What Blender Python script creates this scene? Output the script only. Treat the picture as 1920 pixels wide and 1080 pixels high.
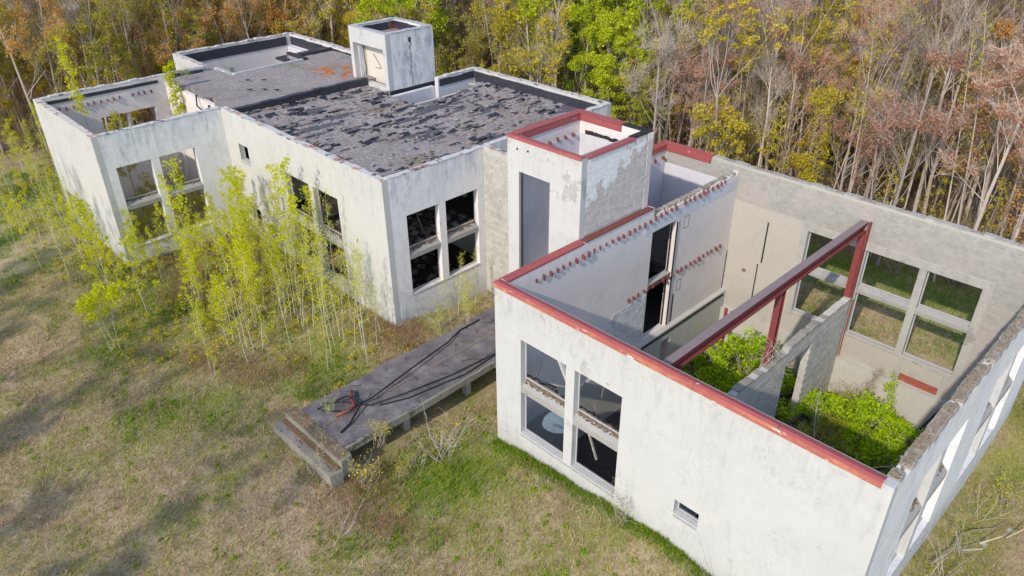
import bpy, math, random
import numpy as np
from mathutils import Vector, Matrix
random.seed(7); rng = np.random.default_rng(7)
R = math.radians
for o in list(bpy.data.objects): bpy.data.objects.remove(o)
sc = bpy.context.scene
col = sc.collection

# ------------------------------------------------------------------ camera, sky, sun, exposure
cam = bpy.data.cameras.new('camera'); cam_o = bpy.data.objects.new('camera', cam); col.objects.link(cam_o)
cam.sensor_width = 36; cam.lens = 36*1418.7/1920; cam.clip_end = 900; cam.clip_start = .2
cam_o.location = (18.6531, -17.1745, 22.7997)
cam_o.rotation_mode = 'XYZ'
cam_o.rotation_euler = (1.034188, 0.0080661, 0.7946327)
sc.camera = cam_o
SUN = Vector((0.285, -1.39, 1.0)).normalized()
elev = math.asin(SUN.z); azi = math.atan2(SUN.x, SUN.y)
w = bpy.data.worlds.new('World'); sc.world = w; w.use_nodes = True
nt = w.node_tree; nt.nodes.clear()
sky = nt.nodes.new('ShaderNodeTexSky'); sky.sky_type = 'NISHITA'; sky.sun_disc = False
sky.sun_elevation = elev; sky.sun_rotation = azi; sky.air_density = 1.0; sky.dust_density = 0.7; sky.ozone_density = 1.2
bg = nt.nodes.new('ShaderNodeBackground'); bg.inputs[1].default_value = 0.15
wo = nt.nodes.new('ShaderNodeOutputWorld')
nt.links.new(sky.outputs[0], bg.inputs[0]); nt.links.new(bg.outputs[0], wo.inputs[0])
sd = bpy.data.lights.new('sun', 'SUN'); sd.energy = 2.2; sd.angle = R(0.9); sd.color = (1, .89, .74)
so = bpy.data.objects.new('sun', sd); col.objects.link(so)
so.rotation_euler = SUN.to_track_quat('Z', 'Y').to_euler(); so.location = (0, -40, 60)
sc.view_settings.view_transform = 'Standard'; sc.view_settings.look = 'None'
sc.view_settings.gamma = 1; sc.view_settings.use_curve_mapping = False
sc.view_settings.exposure = 0.66
sc.render.engine = 'CYCLES'

# ------------------------------------------------------------------ helpers
def link(o, parent=None):
    col.objects.link(o)
    if parent is not None:
        o.parent = parent
        o.matrix_parent_inverse = Matrix.Identity(4)
        if o.get('wc'): pass
    return o
def thing(name, label, cat, loc=(0, 0, 0), group=None):
    o = bpy.data.objects.new(name, None); col.objects.link(o)
    o.location = loc; o.empty_display_size = .3
    o['label'] = label; o['category'] = cat
    if group: o['group'] = group
    return o
def tag(o, label, cat, group=None, kind=None):
    if label: o['label'] = label
    if cat: o['category'] = cat
    if group: o['group'] = group
    if kind: o['kind'] = kind
    return o
def abs_loc(o):
    v = Vector((0, 0, 0))
    while o is not None: v += o.location; o = o.parent
    return v
class MB:
    def __init__(s): s.v = []; s.f = []; s.mi = []
    def quad(s, a, b, c, d, m=0):
        n = len(s.v); s.v += [tuple(a), tuple(b), tuple(c), tuple(d)]; s.f.append((n, n+1, n+2, n+3)); s.mi.append(m)
    def box(s, x0, y0, z0, x1, y1, z1, j=0, rot=None, m=0):
        n = len(s.v); P = []
        for (x, y, z) in ((x0,y0,z0),(x1,y0,z0),(x1,y1,z0),(x0,y1,z0),(x0,y0,z1),(x1,y0,z1),(x1,y1,z1),(x0,y1,z1)):
            P.append(Vector((x+random.uniform(-j, j), y+random.uniform(-j, j), z+random.uniform(-j, j))))
        if rot is not None:
            c = sum(P, Vector())/8; P = [c+rot @ (p-c) for p in P]
        s.v += [tuple(p) for p in P]
        for f in ((0,3,2,1),(4,5,6,7),(0,1,5,4),(1,2,6,5),(2,3,7,6),(3,0,4,7)):
            s.f.append(tuple(n+i for i in f)); s.mi.append(m)
        return s
    def tube(s, pts, rad, n=5, m=0, cap=False):
        rings = []
        for i, p in enumerate(pts):
            p = Vector(p)
            d = (Vector(pts[min(i+1, len(pts)-1)])-Vector(pts[max(i-1, 0)]))
            if d.length < 1e-6: d = Vector((0, 0, 1))
            d.normalize(); a = d.orthogonal().normalized() if i == 0 else (a-d*a.dot(d)).normalized()
            b = d.cross(a); r = rad[i] if hasattr(rad, '__len__') else rad
            k = len(s.v)
            for t in range(n):
                th = 2*math.pi*t/n; s.v.append(tuple(p+(a*math.cos(th)+b*math.sin(th))*r))
            rings.append(k)
        for i in range(len(rings)-1):
            A, B = rings[i], rings[i+1]
            for t in range(n):
                u = (t+1) % n; s.f.append((A+t, A+u, B+u, B+t)); s.mi.append(m)
        if cap: s.f.append(tuple(rings[-1]+t for t in range(n))); s.mi.append(m); s.f.append(tuple(rings[0]+t for t in reversed(range(n)))); s.mi.append(m)
        return s
    def mesh(s, name, mats, smooth=False, off=None):
        me = bpy.data.meshes.new(name)
        v = s.v if off is None else [(a-off[0], b-off[1], c-off[2]) for a, b, c in s.v]
        me.from_pydata(v, [], s.f)
        mats = mats if isinstance(mats, (list, tuple)) else [mats]
        for m in mats: me.materials.append(m)
        if len(mats) > 1: me.polygons.foreach_set('material_index', s.mi)
        if smooth: me.polygons.foreach_set('use_smooth', [True]*len(me.polygons))
        me.update(); return me
    def build(s, name, mats, parent=None, smooth=False, label=None, kind=None):
        off = abs_loc(parent) if parent is not None else None
        o = bpy.data.objects.new(name, s.mesh(name, mats, smooth, off)); col.objects.link(o)
        if parent is not None: o.parent = parent
        if label: o['label'] = label
        if kind: o['kind'] = kind
        return o
def inst(name, me, loc, parent, rot=(0, 0, 0), scale=None):
    o = bpy.data.objects.new(name, me); col.objects.link(o)
    o.parent = parent; o.location = Vector(loc)-abs_loc(parent); o.rotation_euler = rot
    if scale: o.scale = scale
    return o

# ------------------------------------------------------------------ materials
class NT:
    def __init__(s, name):
        s.m = bpy.data.materials.new(name); s.m.use_nodes = True; s.t = s.m.node_tree; s.t.nodes.clear()
        s.out = s.n('ShaderNodeOutputMaterial')
    def n(s, ty, **k):
        x = s.t.nodes.new(ty)
        for a, b in k.items(): setattr(x, a, b)
        return x
    def l(s, a, b): s.t.links.new(a, b)
    def put(s, sock, v):
        if isinstance(v, bpy.types.NodeSocket): s.l(v, sock)
        elif v is not None:
            if isinstance(v, (tuple, list)) and len(v) == 3 and sock.type == 'RGBA': v = (*v, 1)
            sock.default_value = v
    def pos(s): return s.n('ShaderNodeNewGeometry').outputs['Position']
    def mapv(s, v, sc=(1, 1, 1), loc=(0, 0, 0)):
        m = s.n('ShaderNodeMapping'); s.l(v, m.inputs[0]); m.inputs['Scale'].default_value = sc; m.inputs['Location'].default_value = loc; return m.outputs[0]
    def noise(s, v, scale, detail=3, rough=.55, dist=0):
        x = s.n('ShaderNodeTexNoise'); s.l(v, x.inputs['Vector']); x.inputs['Scale'].default_value = scale
        x.inputs['Detail'].default_value = detail; x.inputs['Roughness'].default_value = rough; x.inputs['Distortion'].default_value = dist
        return x.outputs['Fac']
    def math(s, op, a, b=None, c=None, clamp=False):
        x = s.n('ShaderNodeMath', operation=op, use_clamp=clamp); s.put(x.inputs[0], a)
        if b is not None: s.put(x.inputs[1], b)
        if c is not None: s.put(x.inputs[2], c)
        return x.outputs[0]
    def ss(s, v, a, b):  # smoothstep
        x = s.n('ShaderNodeMapRange', interpolation_type='SMOOTHSTEP'); s.put(x.inputs[0], v); x.inputs[1].default_value = a; x.inputs[2].default_value = b
        return x.outputs[0]
    def mix(s, f, a, b, bt='MIX'):
        x = s.n('ShaderNodeMix', data_type='RGBA', blend_type=bt); s.put(x.inputs[0], f); s.put(x.inputs[6], a); s.put(x.inputs[7], b); return x.outputs[2]
    def ramp(s, f, stops):
        x = s.n('ShaderNodeValToRGB'); s.l(f, x.inputs[0]); e = x.color_ramp.elements
        while len(e) < len(stops): e.new(.5)
        for q, (p, c) in zip(e, stops): q.position = p; q.color = (*c, 1)
        return x.outputs[0]
    def bump(s, h, st=.3, d=.02, nrm=None):
        x = s.n('ShaderNodeBump'); x.inputs['Strength'].default_value = st; x.inputs['Distance'].default_value = d; s.l(h, x.inputs['Height'])
        if nrm is not None: s.l(nrm, x.inputs['Normal'])
        return x.outputs[0]
    def bsdf(s, c, rough=.85, nrm=None, metal=0, spec=.3):
        b = s.n('ShaderNodeBsdfPrincipled'); s.put(b.inputs['Base Color'], c); s.put(b.inputs['Roughness'], rough); b.inputs['Metallic'].default_value = metal
        b.inputs['Specular IOR Level'].default_value = spec
        if nrm is not None: s.l(nrm, b.inputs['Normal'])
        return b.outputs[0]
    def done(s, sh): s.l(sh, s.out.inputs[0]); return s.m

def uvz(t, p):
    sp = t.n('ShaderNodeSeparateXYZ'); t.l(p, sp.inputs[0])
    u = t.math('ADD', sp.outputs[0], sp.outputs[1])
    cb = t.n('ShaderNodeCombineXYZ'); t.l(u, cb.inputs[0]); t.l(sp.outputs[2], cb.inputs[1])
    return sp, u, cb.outputs[0]
def stucco(name, paint, under=(.33, .31, .27), peel=.72, dirt=.5, streak=.5, ztop=8.0, joints=.3, tint=(.25, .25, .24), peelsc=.45, bias=None):
    t = NT(name); p = t.pos(); sp, u, uv = uvz(t, p)
    br = t.n('ShaderNodeTexBrick'); t.l(uv, br.inputs['Vector']); br.inputs['Scale'].default_value = 1
    br.inputs['Brick Width'].default_value = .4; br.inputs['Row Height'].default_value = .2; br.inputs['Mortar Size'].default_value = .007; br.inputs['Mortar Smooth'].default_value = .3
    br.inputs['Color1'].default_value = (1, 1, 1, 1); br.inputs['Color2'].default_value = (.72, .72, .72, 1); br.inputs['Mortar'].default_value = (.6, .6, .6, 1)
    n1 = t.noise(p, peelsc, 7, .62); n2 = t.noise(p, 2.3, 6, .7); fine = t.noise(p, 26, 4, .7)
    pv = t.mapv(p, (2.0, 2.0, .30)); st = t.noise(pv, 1.3, 7, .72, .8)
    pv2 = t.mapv(p, (6, 6, .7)); st2 = t.noise(pv2, 1.0, 6, .75, .5)
    zt = t.ss(sp.outputs[2], ztop-2.6, ztop)
    zb = t.math('SUBTRACT', 1, t.ss(sp.outputs[2], .4, 2.2))
    ze = t.math('MAXIMUM', t.math('MULTIPLY', zt, 1.0), t.math('MULTIPLY', zb, .8))
    sk = t.math('MULTIPLY', t.math('MULTIPLY', t.ss(t.math('ADD', st, t.math('MULTIPLY', ze, .10)), .50, .80), streak*.75), t.ss(n2, .25, .6))
    sk2 = t.math('MULTIPLY', t.math('MULTIPLY', t.math('MULTIPLY', t.ss(st2, .50, .78), ze), t.ss(t.noise(p, .9, 4), .4, .65)), streak*.7)
    c = t.mix(t.math('MULTIPLY', t.ss(n2, .45, .8), dirt*.5), paint, tuple(a*.62 for a in paint))
    c = t.mix(t.math('MULTIPLY', t.ss(t.noise(p, .8, 3), .4, .75), dirt*.35), c, (paint[0]*.82, paint[1]*.82, paint[2]*.86))
    c = t.mix(sk, c, tint); c = t.mix(sk2, c, tuple(a*.8 for a in tint))
    uc = t.mix(1.0, under, br.outputs['Color'], 'MULTIPLY')
    uc = t.mix(t.math('MULTIPLY', n2, .7), uc, tuple(a*1.35 for a in under))
    if bias: n1 = t.math('ADD', n1, t.math('MULTIPLY', t.math('MULTIPLY', t.math('SUBTRACT', 1, t.ss(u, bias[0], bias[1])), t.ss(sp.outputs[2], bias[2], bias[3])), bias[4]))
    pk = t.ss(t.math('ADD', n1, t.math('MULTIPLY', t.math('SUBTRACT', fine, .5), .03)), peel, peel+.012)
    spk = t.math('MULTIPLY', t.ss(t.noise(p, 9, 3, .8), .69, .74), .5*dirt)
    c = t.mix(spk, c, tint)
    c = t.mix(t.math('MULTIPLY', br.outputs['Fac'], joints*.35), c, tuple(a*.5 for a in paint))
    c = t.mix(t.math('MULTIPLY', t.ss(t.noise(p, .33, 5, .7, .6), .50, .66), .22*dirt+.05), c, tuple(a*.70 for a in paint))
    rep = t.math('MULTIPLY', t.ss(t.noise(t.mapv(p, (1, 1, 1), (7, 3, 5)), .8, 3, .5), .69, .70), .45)
    c = t.mix(rep, c, (paint[0]*.72, paint[1]*.73, paint[2]*.74))
    w1 = t.noise(p, 1.1, 6, .6); ck = t.math('SUBTRACT', 1, t.ss(t.math('ABSOLUTE', t.math('SUBTRACT', w1, .5)), .0012, .004))
    ck = t.math('MULTIPLY', ck, t.ss(t.noise(p, .35, 2), .52, .6))
    c = t.mix(t.math('MULTIPLY', ck, .55), c, tuple(a*.3 for a in paint))
    c = t.mix(t.math('MULTIPLY', t.math('SUBTRACT', 1, t.ss(t.math('ADD', sp.outputs[2], t.math('MULTIPLY', n2, 1.4)), .7, 2.3)), .30), c, (.34, .33, .29))
    c = t.mix(pk, c, uc)
    h = t.math('ADD', t.math('MULTIPLY', fine, .25), t.math('MULTIPLY', t.math('SUBTRACT', 1, pk), .6))
    h = t.math('SUBTRACT', h, t.math('MULTIPLY', br.outputs['Fac'], joints))
    h = t.math('ADD', h, t.math('MULTIPLY', n2, .35))
    return t.done(t.bsdf(c, .88, t.bump(h, .5, .018)))
WHITE = (.525, .53, .53)  # sun-facing stuccos take a darkened base of one paint to offset direct sun
M_front = stucco('white_stucco', WHITE, under=(.40, .395, .385), bias=(4, 8.5, 5.4, 6.6, .12), peel=.69, dirt=.5, streak=.5, joints=.12)
M_side = stucco('shade_lifted_weathered_stucco', (.79, .78, .785), peel=.72, dirt=.8, streak=1.35, ztop=8.9, joints=.1, tint=(.34, .38, .46), under=(.42, .42, .42))  # same paint on faces turned from the sun, base brightened to offset shade
M_main = stucco('sunlit_white_stucco', (.53, .53, .52), peel=.78, dirt=.45, streak=.5, ztop=8.9, joints=.1, tint=(.30, .29, .26))
M_tower = stucco('tower_white_stucco', (.53, .53, .53), under=(.40, .395, .385), bias=(6, 9, 9.0, 10.2, .09), peel=.635, dirt=.4, streak=.35, ztop=11.6, joints=.15, peelsc=.6)
M_int = stucco('shade_lifted_plaster', (.74, .68, .655), under=(.40, .37, .35), peel=.76, dirt=.5, streak=.16, ztop=8, joints=.15, tint=(.34, .32, .29))  # plaster shared with the rear wall, brightened where little sun reaches
M_back = stucco('sun_lowered_rear_plaster', (.46, .43, .385), under=(.40, .37, .35), peel=.76, dirt=.5, streak=.16, ztop=8, joints=.25, tint=(.34, .32, .29))  # same plaster, base darkened because this wall faces the sun
M_intw = stucco('interior_white_plaster', (.62, .62, .66), peel=.82, dirt=.35, streak=.2, ztop=8, joints=.1)
M_low = stucco('basement_plaster', (.56, .55, .51), peel=.70, dirt=.8, streak=.2, ztop=.6, joints=.3)
M_conc = stucco('concrete', (.42, .41, .38), under=(.3, .28, .25), peel=.6, dirt=1, streak=.5, ztop=6, joints=0, tint=(.18, .17, .15))
M_concd = stucco('dirty_concrete', (.34, .335, .32), under=(.2, .19, .175), peel=.66, dirt=.9, streak=.4, ztop=5, joints=0, tint=(.24, .23, .22), peelsc=2.4)

def blockmat(name, base, var=.18, paint=None, pk=None, tint2=None):
    t = NT(name); p = t.pos(); sp, u, uv = uvz(t, p)
    oi = t.n('ShaderNodeObjectInfo'); isl = t.n('ShaderNodeNewGeometry').outputs['Random Per Island']
    r = t.math('FRACT', t.math('ADD', oi.outputs['Random'], isl))
    n = t.noise(p, 3.0, 5, .7); f = t.noise(p, 40, 3, .7)
    c = t.mix(r, tuple(a*(1-var) for a in base), tuple(min(1, a*(1+var*.7)) for a in base))
    c = t.mix(t.math('MULTIPLY', t.ss(n, .4, .75), .5), c, tuple(a*.62 for a in base))
    if tint2: c = t.mix(t.math('MULTIPLY', t.ss(t.noise(p, .45, 3), .48, .62), .65), c, tint2)
    if paint:
        # patch of surviving paint: upper part near one end, ragged lower edge
        yy = sp.outputs[1]; zz = sp.outputs[2]
        edge = t.math('ADD', t.math('MULTIPLY', t.noise(p, 1.1, 6, .6), 5.0), t.math('MULTIPLY', t.noise(t.mapv(p, (1, 3.0, .6)), 1.0, 4, .6), 1.6))
        # line: painted where z - 0.55*(y-5) + noise > threshold
        f1 = t.math('SUBTRACT', t.math('SUBTRACT', zz, 10.0), t.math('MULTIPLY', t.math('SUBTRACT', yy, 5.5), .42))
        s_ = t.math('ADD', f1, t.math('SUBTRACT', edge, 3.05))
        m = t.ss(s_, .0, .05)
        c = t.mix(m, c, t.mix(t.math('MULTIPLY', t.noise(p, 1.5, 5, .7), .5), paint, tuple(a*.75 for a in paint)))
    return t.done(t.bsdf(c, .92, t.bump(f, .5, .01)))
M_blk = blockmat('concrete_block', (.375, .365, .335), .08, tint2=(.41, .365, .345))
M_blkt = blockmat('tower_block', (.60, .55, .52), .08, paint=(.84, .84, .84))
M_blkr = blockmat('grey_block', (.46, .45, .42), .12)
M_blkc = blockmat('broken_block', (.34, .31, .27), .25)

def flatmat(name, c, rough=.8, var=.3, sc_=5, metal=0, spec=.3, bump=.2):
    t = NT(name); p = t.pos(); n = t.noise(p, sc_, 5, .65)
    cc = t.mix(n, tuple(a*(1-var) for a in c), tuple(min(1, a*(1+var)) for a in c))
    return t.done(t.bsdf(cc, rough, t.bump(t.noise(p, sc_*6, 3), bump, .01), metal, spec))
def redpaint(name, red=(.36, .085, .085), rust=(.42, .13, .08), pale=(.62, .58, .52), peel=.63, rustt=.60):
    t = NT(name); p = t.pos(); q_ = t.mapv(p, (.55, .55, 2.2)); n = t.noise(q_, 1.1, 7, .7); n2 = t.noise(q_, 4.3, 7, .75); n3 = t.noise(q_, 1.7, 6, .65)
    c = t.mix(t.noise(p, 7, 4), tuple(a*.75 for a in red), tuple(a*1.15 for a in red))
    c = t.mix(t.ss(n, rustt-.05, rustt+.08), c, rust)
    c = t.mix(t.ss(t.math('MULTIPLY', t.math('ADD', n2, n3), .5), peel-.02, peel+.01), c, pale)
    return t.done(t.bsdf(c, .55, t.bump(n2, .3, .01), 0, .4))
M_red = redpaint('red_metal_coping', peel=.63)
M_redo = redpaint('faded_red_fascia', red=(.40, .12, .10), rust=(.50, .21, .12), peel=.585, rustt=.54)
M_steel = redpaint('red_oxide_steel', red=(.24, .055, .055), rust=(.20, .085, .07), pale=(.3, .22, .2), peel=.72)
M_steeltop = flatmat('steel_top_dust', (.24, .19, .19), .7, .2, 3)
M_rust = redpaint('rusted_sill', red=(.33, .09, .06), rust=(.40, .13, .06), pale=(.5, .4, .32), peel=.62)
M_stub = redpaint('rusty_joist_end', red=(.20, .055, .05), rust=(.22, .08, .065), pale=(.3, .2, .17), peel=.7)
M_dark = flatmat('black_membrane', (.035, .036, .05), .5, .5, 3, spec=.5)
M_char = flatmat('charred_wood', (.03, .028, .027), .9, .5, 6)
M_wood = flatmat('weathered_wood', (.22, .17, .13), .9, .4, 4)
M_wire = flatmat('black_cable', (.02, .02, .025), .7, .2, 3)
M_alu = flatmat('pale_frame', (.45, .45, .47), .5, .15, 4)
M_debris = flatmat('crumbled_debris', (.26, .21, .16), .95, .6, 9)
M_litter = flatmat('leaf_litter', (.19, .13, .095), .95, .5, 12)
M_mulch = flatmat('rotted_debris', (.15, .115, .085), .95, .75, 14)
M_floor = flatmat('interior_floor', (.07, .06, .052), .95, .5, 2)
M_blue = flatmat('blue_grey_tank', (.10, .145, .20), .6, .5, 2)
def copingmat():
    t = NT('pale_parapet_cap'); p = t.pos(); n = t.noise(p, 1.2, 6, .65); n2 = t.noise(p, 5, 6, .7)
    c = t.mix(n2, (.42, .42, .43), (.68, .66, .63))
    c = t.mix(t.math('MULTIPLY', t.ss(n, .57, .62), .8), c, (.42, .17, .12))
    c = t.mix(t.ss(t.noise(p, 2.2, 6, .7), .56, .60), c, (.10, .10, .12))
    return t.done(t.bsdf(c, .85, t.bump(n2, .5, .02)))
M_cap = copingmat()
def roofmat():
    t = NT('weathered_roof_felt'); p = t.pos()
    at = t.n('ShaderNodeAttribute', attribute_name='low').outputs['Fac']
    n = t.noise(p, 1.3, 7, .7); n2 = t.noise(p, 9, 5, .75); big = t.noise(p, .25, 3)
    c = t.ramp(n2, [(.25, (.17, .155, .155)), (.5, (.30, .27, .265)), (.8, (.47, .42, .40))])
    c = t.mix(t.math('MULTIPLY', t.ss(big, .45, .65), .35), c, (.20, .16, .14))
    c = t.mix(t.math('MULTIPLY', t.ss(n, .52, .70), .55), c, (.15, .145, .16))
    c = t.mix(t.math('MULTIPLY', t.ss(t.noise(p, .5, 6, .7), .56, .68), .55), c, (.17, .155, .07)); c = t.mix(t.math('MULTIPLY', t.ss(t.noise(t.mapv(p, (1, .35, 1)), 2.4, 6, .8), .56, .70), .4), c, (.12, .12, .15))
    c = t.mix(t.math('MULTIPLY', t.ss(at, .25, .7), .85), c, (.075, .077, .10))
    # lichen and rust patch by the roof box
    d = t.n('ShaderNodeVectorMath', operation='DISTANCE'); t.l(t.mapv(p, (1, 1.6, 0)), d.inputs[0]); d.inputs[1].default_value = (-29.2, 12.0*1.6, 0)
    m = t.math('MULTIPLY', t.math('SUBTRACT', 1, t.ss(d.outputs['Value'], 1.2, 3.0)), t.ss(t.noise(p, 1.1, 5, .6, .5), .47, .54))
    c = t.mix(m, c, t.mix(t.noise(p, .9, 3), (.42, .055, .03), (.45, .22, .03)))
    return t.done(t.bsdf(c, .9, t.bump(t.math('ADD', n2, n), .8, .04)))
M_roof = roofmat()
M_kerb = stucco('mossy_concrete', (.24, .225, .195), under=(.13, .11, .09), peel=.58, dirt=1, streak=.5, ztop=5, joints=0, tint=(.10, .09, .075), peelsc=1.3)
t_ = NT('walkway_felt'); p_ = t_.pos(); a_ = t_.noise(p_, 1.1, 7, .7); b_ = t_.noise(p_, 14, 4, .8)
c_ = t_.ramp(a_, [(.3, (.075, .068, .075)), (.5, (.15, .135, .145)), (.7, (.25, .225, .225))]); c_ = t_.mix(t_.math('MULTIPLY', t_.ss(b_, .5, .7), .4), c_, (.30, .27, .25))
c_ = t_.mix(t_.ss(t_.noise(p_, .8, 6, .75), .60, .66), c_, (.17, .14, .06)); M_paver = t_.done(t_.bsdf(c_, .9, t_.bump(b_, .6, .02)))

def leafmat(name, stops, trans=.45):
    t = NT(name); g = t.n('ShaderNodeNewGeometry'); oi = t.n('ShaderNodeObjectInfo')
    r = g.outputs['Random Per Island']
    f = t.math('MULTIPLY_ADD', r, .75, t.math('MULTIPLY', oi.outputs['Random'], .25))
    c = t.ramp(f, stops)
    d = t.n('ShaderNodeBsdfDiffuse'); t.l(c, d.inputs[0]); tr = t.n('ShaderNodeBsdfTranslucent'); t.l(c, tr.inputs[0])
    mx = t.n('ShaderNodeMixShader'); mx.inputs[0].default_value = trans; t.l(d.outputs[0], mx.inputs[1]); t.l(tr.outputs[0], mx.inputs[2])
    return t.done(mx.outputs[0])
L_aspen = leafmat('aspen_leaf', [(0, (.38, .44, .006)), (.5, (.66, .68, .012)), (1, (.85, .80, .05))], .5)
L_bright = leafmat('bright_green_leaf', [(0, (.12, .24, .008)), (.5, (.30, .48, .015)), (1, (.48, .64, .03))], .5)
L_green = leafmat('spring_green_leaf', [(0, (.30, .38, .015)), (.5, (.54, .62, .03)), (1, (.72, .74, .07))], .5)
L_bush = leafmat('bush_leaf', [(0, (.20, .33, .008)), (.5, (.46, .66, .02)), (1, (.68, .80, .05))], .5)
L_yellow = leafmat('yellow_bud', [(0, (.36, .32, .02)), (.5, (.64, .54, .04)), (1, (.80, .66, .09))])
L_orange = leafmat('orange_bud', [(0, (.46, .20, .05)), (.5, (.72, .37, .08)), (1, (.78, .54, .12))])
L_pink = leafmat('red_maple_bud', [(0, (.44, .21, .15)), (.5, (.66, .34, .23)), (1, (.74, .50, .30))])
L_olive = leafmat('olive_leaf', [(0, (.24, .24, .03)), (.5, (.46, .43, .05)), (1, (.64, .56, .10))])
L_dry = leafmat('dry_leaf', [(0, (.10, .05, .03)), (.5, (.22, .12, .07)), (1, (.32, .2, .12))], .2)
def barkmat(name, a, b):
    t = NT(name); p = t.pos(); oi = t.n('ShaderNodeObjectInfo')
    n = t.noise(t.mapv(p, (1, 1, .35)), 9, 4, .7)
    f = t.math('ADD', t.math('MULTIPLY', n, .6), t.math('MULTIPLY', oi.outputs['Random'], .4))
    return t.done(t.bsdf(t.ramp(f, [(.2, a), (.8, b)]), .9))
B_pale = barkmat('pale_bark', (.38, .325, .28), (.60, .52, .45))  # forest bark and leaf colours brightened in place of haze
B_grey = barkmat('grey_bark', (.22, .185, .16), (.46, .40, .36))
B_brown = barkmat('brown_bark', (.15, .115, .095), (.36, .28, .22))
B_aspen = barkmat('aspen_bark', (.42, .40, .32), (.68, .66, .58))

# ------------------------------------------------------------------ ground
CP = [(0,-.05,0),(1.7,-.05,.22),(4,-.05,.5),(6.5,-.05,.7),(9,-.05,.8),(10.8,-.05,.55),(15.3,-.3,.0),(16,5,-.2),(16,9,-.5),(16,13,-.6),(16,18,-.1),
      (-9.6,1.5,.6),(-9.4,7.9,.1),(-15,1.5,.62),(-22,1.5,.72),(-26,-6,.8),(-36,-6,.8),(-37,5,.8),(-42,10,.8),(-5,-8,.3),(-2.9,-4,-.1),(-2.9,-1,-.25),(-3.2,2,-.3),(-3,5,-.3),(-4.5,-2,-.2),(-4.5,3,-.3),(-1,0,.05),(-1.2,4,-.1),
      (-14,-12,.3),(5,-10,.2),(20,-5,-.2),(25,10,-.5),(5,20,.1),(8,25,.1),(-10,24,.3),(-30,24,.5),(-60,-5,.4),(-50,20,.6),(20,40,.2),(-20,50,.8),(-90,0,1.2),(-60,80,1.5),(40,80,1),(0,-40,.3),(-50,-40,.4)]
CPA = np.array(CP)
def hgt(x, y):
    x = np.asarray(x, float); y = np.asarray(y, float)
    sh = x.shape; X = x.ravel(); Y = y.ravel()
    d = (X[:, None]-CPA[:, 0])**2+(Y[:, None]-CPA[:, 1])**2+.35
    w_ = 1/d**1.6; z = (w_*CPA[:, 2]).sum(1)/w_.sum(1)
    z = z+.05*np.sin(X*.9+1.3*np.sin(Y*.6))*np.cos(Y*.8+.5)+.035*np.sin(X*2.3+Y*1.1)*np.sin(Y*2.1-X*.7)
    return z.reshape(sh)
def H(x, y): return float(hgt(np.array([x]), np.array([y]))[0])
holes = [(0.1, 15.25, .1, 17.6), (-4.56, .1, 9.9, 17.6)]
xs = np.unique(np.concatenate([np.array([-420,-340,-270,-210,-170,-140,-120]), np.arange(-105, -45, 2.5), np.arange(-45, 22, .55), np.arange(22, 60, 2.5), np.array([60,75,100,140,200,280,380]), [.1, 15.25, -4.56]]))
ys = np.unique(np.concatenate([np.array([-320,-240,-170,-120,-90,-70,-55]), np.arange(-45, -20, 2.5), np.arange(-20, 30, .55), np.arange(30, 60, 2.5), np.array([60,75,100,130,180,240,320,420]), [.1, 17.6, 9.9]]))
X, Y = np.meshgrid(xs, ys, indexing='ij'); Z = hgt(X, Y)
nx, ny = X.shape
idx = np.arange(nx*ny).reshape(nx, ny); faces = []
cx_ = (xs[:-1]+xs[1:])/2; cy_ = (ys[:-1]+ys[1:])/2
for i in range(nx-1):
    for j in range(ny-1):
        if any(a < cx_[i] < b and c < cy_[j] < d for a, b, c, d in holes): continue
        faces.append((idx[i, j], idx[i+1, j], idx[i+1, j+1], idx[i, j+1]))
me = bpy.data.meshes.new('ground'); me.from_pydata(np.stack([X, Y, Z], -1).reshape(-1, 3).tolist(), [], [tuple(int(q) for q in f) for f in faces])
me.polygons.foreach_set('use_smooth', [True]*len(me.polygons))
def forest_np(x, y):
    """1 inside the woodland that surrounds the clearing"""
    e = 26.4-np.clip(-x-12, 0, 60)*.17+.9*np.sin(x*.21)+.6*np.sin(x*.63+1)
    left = -51+.35*(y+5)+2.5*np.sin(y*.25)
    left = np.where(y < -8, -51-1.1*(-8-y), left)
    left = np.where(y > 0, -46-.35*(y-0)*0, left)
    return ((y > e) & (x < 70)) | (x < left)
t = NT('ground_turf'); p = t.pos()
g1 = t.noise(p, .22, 5, .6, .3); g2 = t.noise(p, 1.1, 6, .7); g3 = t.noise(p, 7, 5, .8); g4 = t.noise(p, 18, 4, .85)
c = t.mix(t.ss(g2, .3, .7), (.26, .18, .10), (.54, .42, .27))
c = t.mix(t.math('MULTIPLY', t.ss(g3, .42, .68), .6), c, (.60, .48, .34)); c = t.mix(t.math('MULTIPLY', t.ss(g4, .50, .72), .55), c, (.10, .085, .045)); c = t.mix(t.math('MULTIPLY', t.ss(t.noise(p, 3.1, 5, .8), .52, .66), .45), c, (.13, .14, .03))
gm = t.ss(t.math('ADD', t.math('MULTIPLY', g1, .55), t.math('MULTIPLY', t.noise(p, 1.7, 7, .8), .52)), .50, .66)
c = t.mix(t.math('MULTIPLY', gm, .7), c, t.mix(g3, (.09, .15, .015), (.31, .35, .05)))
c = t.mix(t.ss(t.noise(p, .5, 6, .75), .60, .70), c, (.20, .125, .08))
fa = t.n('ShaderNodeAttribute', attribute_name='wood').outputs['Fac']
c = t.mix(fa, c, t.mix(g3, (.20, .14, .10), (.42, .30, .22)))
da = t.n('ShaderNodeAttribute', attribute_name='lush_shade').outputs['Fac']
c = t.mix(t.math('MULTIPLY', da, t.math('ADD', .45, t.math('MULTIPLY', g2, .5))), c, t.mix(g3, (.07, .14, .01), (.22, .32, .03)))
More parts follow.
